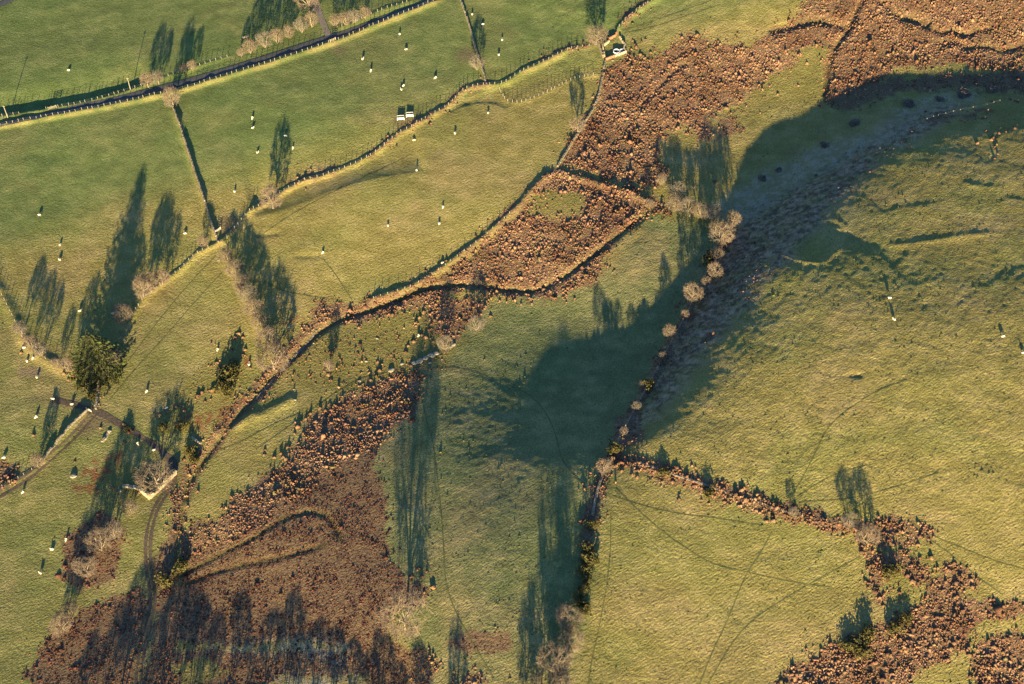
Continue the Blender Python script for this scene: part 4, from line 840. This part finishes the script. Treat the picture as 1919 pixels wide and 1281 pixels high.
def gate(p0, p1, label, mat='grey_steel', h=1.15):
    x, y, z = ground_at([p0[0], p1[0]], [p0[1], p1[1]]); root = new_obj('field_gate', None, None, (x[0], y[0], z[0])); tag(root, label, 'gate')
    a = np.zeros(3); e = np.array((x[1] - x[0], y[1] - y[0], z[1] - z[0]))
    for q in (a, e):
        t_ = Tubes(); t_.seg(q + (0, 0, -.2), q + (0, 0, h + .25), .12, .11, 6); new_obj('gate_post', t_.mesh('gate_post', M['wood']), root)
    for k in range(5):
        t_ = Tubes(); zz = .2 + (h - .2) * k / 4; t_.seg(a + e * .04 + (0, 0, zz), a + e * .96 + (0, 0, zz), .055, .055, 4); new_obj('bar', t_.mesh('bar', M[mat]), root)
    t_ = Tubes(); t_.seg(a + e * .05 + (0, 0, .2), a + e * .95 + (0, 0, h), .04, .04, 4); t_.seg(a + e * .05 + (0, 0, .2), a + e * .05 + (0, 0, h), .05, .05, 4); t_.seg(a + e * .95 + (0, 0, .2), a + e * .95 + (0, 0, h), .05, .05, 4); new_obj('brace', t_.mesh('brace', M[mat]), root)
gate((91,205), (106,201), 'grey field gate in the far roadside fence', 'wood'); gate((404,436), (414,429), 'grey steel gate by the wall junction'); gate((455,73), (466,69), 'pale gate behind the roadside thorn hedge', 'wood')
gate((163,768), (172,772), 'gate at the muddy track gateway'); gate((619,78), (629,74), 'gate opposite the lane mouth', 'wood')
def pole(px, py, H, label):
    x, y, z = ground_at(px, py); root = new_obj('utility_pole', None, None, (x[0], y[0], z[0])); tag(root, label, 'pole')
    t_ = Tubes(); t_.seg((0, 0, -.3), (0, 0, H), .16, .12, 8); new_obj('shaft', t_.mesh('shaft', M['wood']), root)
    t_ = Tubes(); t_.seg((-.5, 0, H - .3), (.5, 0, H - .3), .06, .06, 4); new_obj('crossarm', t_.mesh('crossarm', M['wood']), root)
    for k in (-.45, .45): t_ = Tubes(); t_.seg((k, 0, H - .25), (k, 0, H - .05), .05, .04, 5); new_obj('insulator', t_.mesh('insulator', M['grey_steel']), root)
pole(245, 169, 6.6, 'wooden utility pole beside the far roadside fence'); pole(15, 221, 6.6, 'wooden utility pole at the left end of the road')

# ------------------------------------------------------------------ boulders
def boulder_mesh(seed):
    r = np.random.default_rng(seed); bm = bmesh.new(); bmesh.ops.create_icosphere(bm, subdivisions=2, radius=.5)
    for v in bm.verts:
        p = v.co; k = 1 + .35 * (float(vnoise(p.x * 3 + seed, p.y * 3 + p.z * 2, seed)) - .5) + r.normal(0, .05); v.co = p * k; v.co.z = v.co.z * .75 + .1
    me = bpy.data.meshes.new('boulder'); bm.to_mesh(me); bm.free(); me.materials.append(M['rock']); return me
BM = [boulder_mesh(k) for k in (1, 2, 3, 4)]
ROCKS = [(733,694,2.6,'long pale rock at the left of the outcrop'), (753,682,1.5,'small pale rock left of the outcrop'), (776,680,2.2,'pale rock at the foot of the outcrop'), (787,677,3.0,'largest pale rock of the outcrop'), (797,671,2.6,'pale slab in the middle of the outcrop'), (808,666,3.0,'pale slab at the right of the outcrop'), (818,662,2.4,'upper pale rock of the outcrop'), (806,680,1.5,'small rock below the outcrop'), (850,646,1.8,'pale rock beside the wispy thorn'), (845,650,1.4,'smaller rock beside the wispy thorn'),
 (674,714,1.3,'round white stone left of the lower bog'), (686,677,1.2,'white stone on the rough grass above the bog'), (541,612,1.6,'white stone below the slanting tree belt'), (553,749,1.2,'stone on the fold of the shaded bank'), (138,892,2.6,'pale boulder above the lower left pasture'), (205,808,1.6,'pale rock beside the stone heap'), (225,920,1.4,'rubble stone below the ruined house'), (706,634,1.1,'pale stone on the middle rough grass'), (1148,113,1.2,'stone below the sheepfold'), (180,760,1.6,'pale stone at the track gateway'), (410,487,1.5,'pale stone at the wall junction below the thorns')]
qx, qy, qz = ground_at([q[0] for q in ROCKS], [q[1] for q in ROCKS])
for i, (px, py, s, lb) in enumerate(ROCKS):
    tag(new_obj('boulder', BM[i % 4], None, (qx[i], qy[i], qz[i]), (random.uniform(-.15, .15), random.uniform(-.15, .15), random.uniform(-.4, .8)), (s, s * .7, s * .55)), lb, 'rock', 'pale rocks')

# ------------------------------------------------------------------ sheep: one continuous body each
def sheep_mesh(pose):
    vs, es, rs = [], [], []
    def chain(pts, start=None):
        prev = start
        for p, r_ in pts:
            vs.append(p); rs.append(r_); i = len(vs) - 1
            if prev is not None: es.append((prev, i))
            prev = i
        return prev
    if pose == 'lying': zb = .36
    else: zb = .62
    chain([((-.48, 0, zb + .04), .20), ((-.25, 0, zb), .30), ((.05, 0, zb - .01), .32), ((.32, 0, zb), .27), ((.45, 0, zb + .04), .2)])
    if pose == 'grazing': chain([((.60, 0, zb - .12), .12), ((.70, 0, zb - .32), .09), ((.80, 0, zb - .48), .06)], 4)
    else: chain([((.58, 0, zb + .22), .12), ((.66, 0, zb + .36), .10), ((.82, 0, zb + .30), .065)], 4)
    chain([((-.60, 0, zb - .02), .07), ((-.63, 0, zb - .2), .04)], 0)
    if pose != 'lying':
        for sy in (-1, 1):
            chain([((.34, sy * .15, zb - .26), .085), ((.35, sy * .15, .28), .05), ((.34, sy * .15, .0), .045)], 3)
            chain([((-.34, sy * .16, zb - .22), .10), ((-.40, sy * .16, .30), .055), ((-.37, sy * .16, .0), .045)], 1)
    else:
        for sy in (-1, 1): chain([((.42, sy * .2, .12), .08), ((.62, sy * .2, .06), .05)], 3); chain([((-.30, sy * .26, .12), .10), ((-.12, sy * .32, .06), .06)], 1)
    me = bpy.data.meshes.new('tmp'); me.from_pydata(vs, es, []); o = bpy.data.objects.new('tmp', me); COL.objects.link(o)
    sk = o.modifiers.new('s', 'SKIN'); sv = me.skin_vertices[0].data
    for i, r_ in enumerate(rs): sv[i].radius = (r_, r_)
    sv[2].use_root = True
    ss = o.modifiers.new('u', 'SUBSURF'); ss.levels = 1
    dg = bpy.context.evaluated_depsgraph_get(); out = bpy.data.meshes.new_from_object(o.evaluated_get(dg)); out.name = 'sheep'
    bpy.data.objects.remove(o); out.materials.clear(); out.materials.append(M['fleece']); out.materials.append(M['face'])
    for p in out.polygons:
        c = p.center; p.use_smooth = True
        p.material_index = 1 if (c.x > .62 or (pose != 'lying' and c.z < .32 and abs(c.y) > .06)) else 0
    return out
SM = {k: sheep_mesh(k) for k in ('grazing', 'standing', 'lying')}
g, s_, l_ = 'grazing', 'standing', 'lying'
SHEEP = [ # photo x, y, heading deg, pose, label
 (129,131,10,g,'white sheep alone in the field above the road'),
 (473,221,80,g,'upper of two white sheep right of the wall, near the mid left'),(474,239,30,s_,'lower of two white sheep right of the wall, near the mid left'),
 (749,63,95,g,'white sheep nearest the road in the upper middle field'),(761,92,20,g,'white sheep with a wide shadow in the upper middle field'),(680,110,60,s_,'left of two white sheep below the road in the upper middle field'),(695,132,75,g,'right of two white sheep below the road in the upper middle field'),
 (816,145,40,g,'white sheep farthest right in the upper middle field'),(756,160,50,g,'right sheep of a close pair in the upper middle field'),(752,167,120,s_,'left sheep of a close pair in the upper middle field'),
 (535,254,0,g,'white sheep at the tip of the round tree shadow'),(549,277,88,g,'white sheep right of the round tree shadow'),(483,285,50,s_,'white sheep left of the round tree shadow'),
 (440,358,85,g,'white sheep right of the long wall, lower down'),
 (776,262,20,g,'white sheep just below the winding fence'),(853,249,70,g,'white sheep in the long field below the paddock'),(915,211,60,g,'white sheep in the paddock beneath the small bracken patch'),(781,318,85,g,'white sheep midway along the top of the long field'),
 (885,26,85,g,'white sheep beside the wall at the top edge'),(905,45,10,g,'white sheep in a thorn shadow at the top'),(941,74,90,s_,'white sheep in the upper right pasture, higher one'),(935,102,70,g,'white sheep in the upper right pasture, lower one'),
 (74,402,0,g,'white sheep farthest left in the big left field'),(113,458,70,g,'upper of two sheep in the big left field'),(112,486,140,g,'lower of two sheep in the big left field'),(347,437,10,g,'white sheep near the wall in the big left field'),(150,582,25,s_,'white sheep between tree shadows by the conifer'),(212,587,0,g,'white sheep standing in the conifer shadow'),
 (830,388,80,g,'upper sheep at the right of the long field'),(823,418,100,g,'second sheep at the right of the long field'),(727,422,110,g,'white sheep in the middle of the long field'),(605,473,60,g,'white sheep beside the hollow in the long field'),(829,492,40,g,'white sheep close to the bracken bank in the long field'),
 (784,629,60,s_,'white sheep among tufts near the middle bog'),
 (1667,558,0,s_,'upper white sheep of two on the hill'),(1675,598,140,s_,'lower white sheep of two on the hill'),(1879,630,10,g,'white sheep at the right of the hill'),(1917,661,0,g,'white sheep cut off at the right edge'),
 (45,650,0,l_,'white sheep lying beside the curved bank at far left'),(51,676,120,g,'left of two sheep under the curved bank'),(62,671,80,g,'right of two sheep under the curved bank'),(70,706,75,g,'white sheep beside the feeding ring scar'),
 (100,747,0,s_,'white sheep at the end of the muddy track'),(135,757,0,s_,'white sheep on the muddy track'),(68,781,50,g,'white sheep below the muddy track at far left'),(8,857,20,g,'white sheep at the left edge above the bracken patch'),
 (275,733,60,g,'white sheep in the middle of the triangular field'),(408,655,80,g,'white sheep above the gorse in the triangular field'),(467,682,85,s_,'white sheep right of the gorse in the triangular field'),(313,764,30,s_,'white sheep among tufts below the triangular field'),
 (259,831,120,g,'white sheep beside the track above the ruined house'),(288,842,20,l_,'white sheep resting in the ruin tree shadow'),(43,922,60,g,'white sheep at lower left below the fence'),
 (124,1011,85,g,'upper of three sheep in the lower left pasture'),(98,1028,0,l_,'middle of three sheep in the lower left pasture'),(76,1073,150,s_,'lower of three sheep in the lower left pasture'),
]
sx_, sy_, sz_ = ground_at([q[0] for q in SHEEP], [q[1] + 1.5 for q in SHEEP])
for i, (px, py, hd, po, lb) in enumerate(SHEEP):
    k = random.uniform(.9, 1.06); o = new_obj('sheep', SM[po], None, (sx_[i], sy_[i], sz_[i] - .01), (0, 0, math.radians(hd + (180 if random.random() < .4 else 0))), (k, k * 1.05, k)); tag(o, lb, 'sheep', 'grazing sheep')
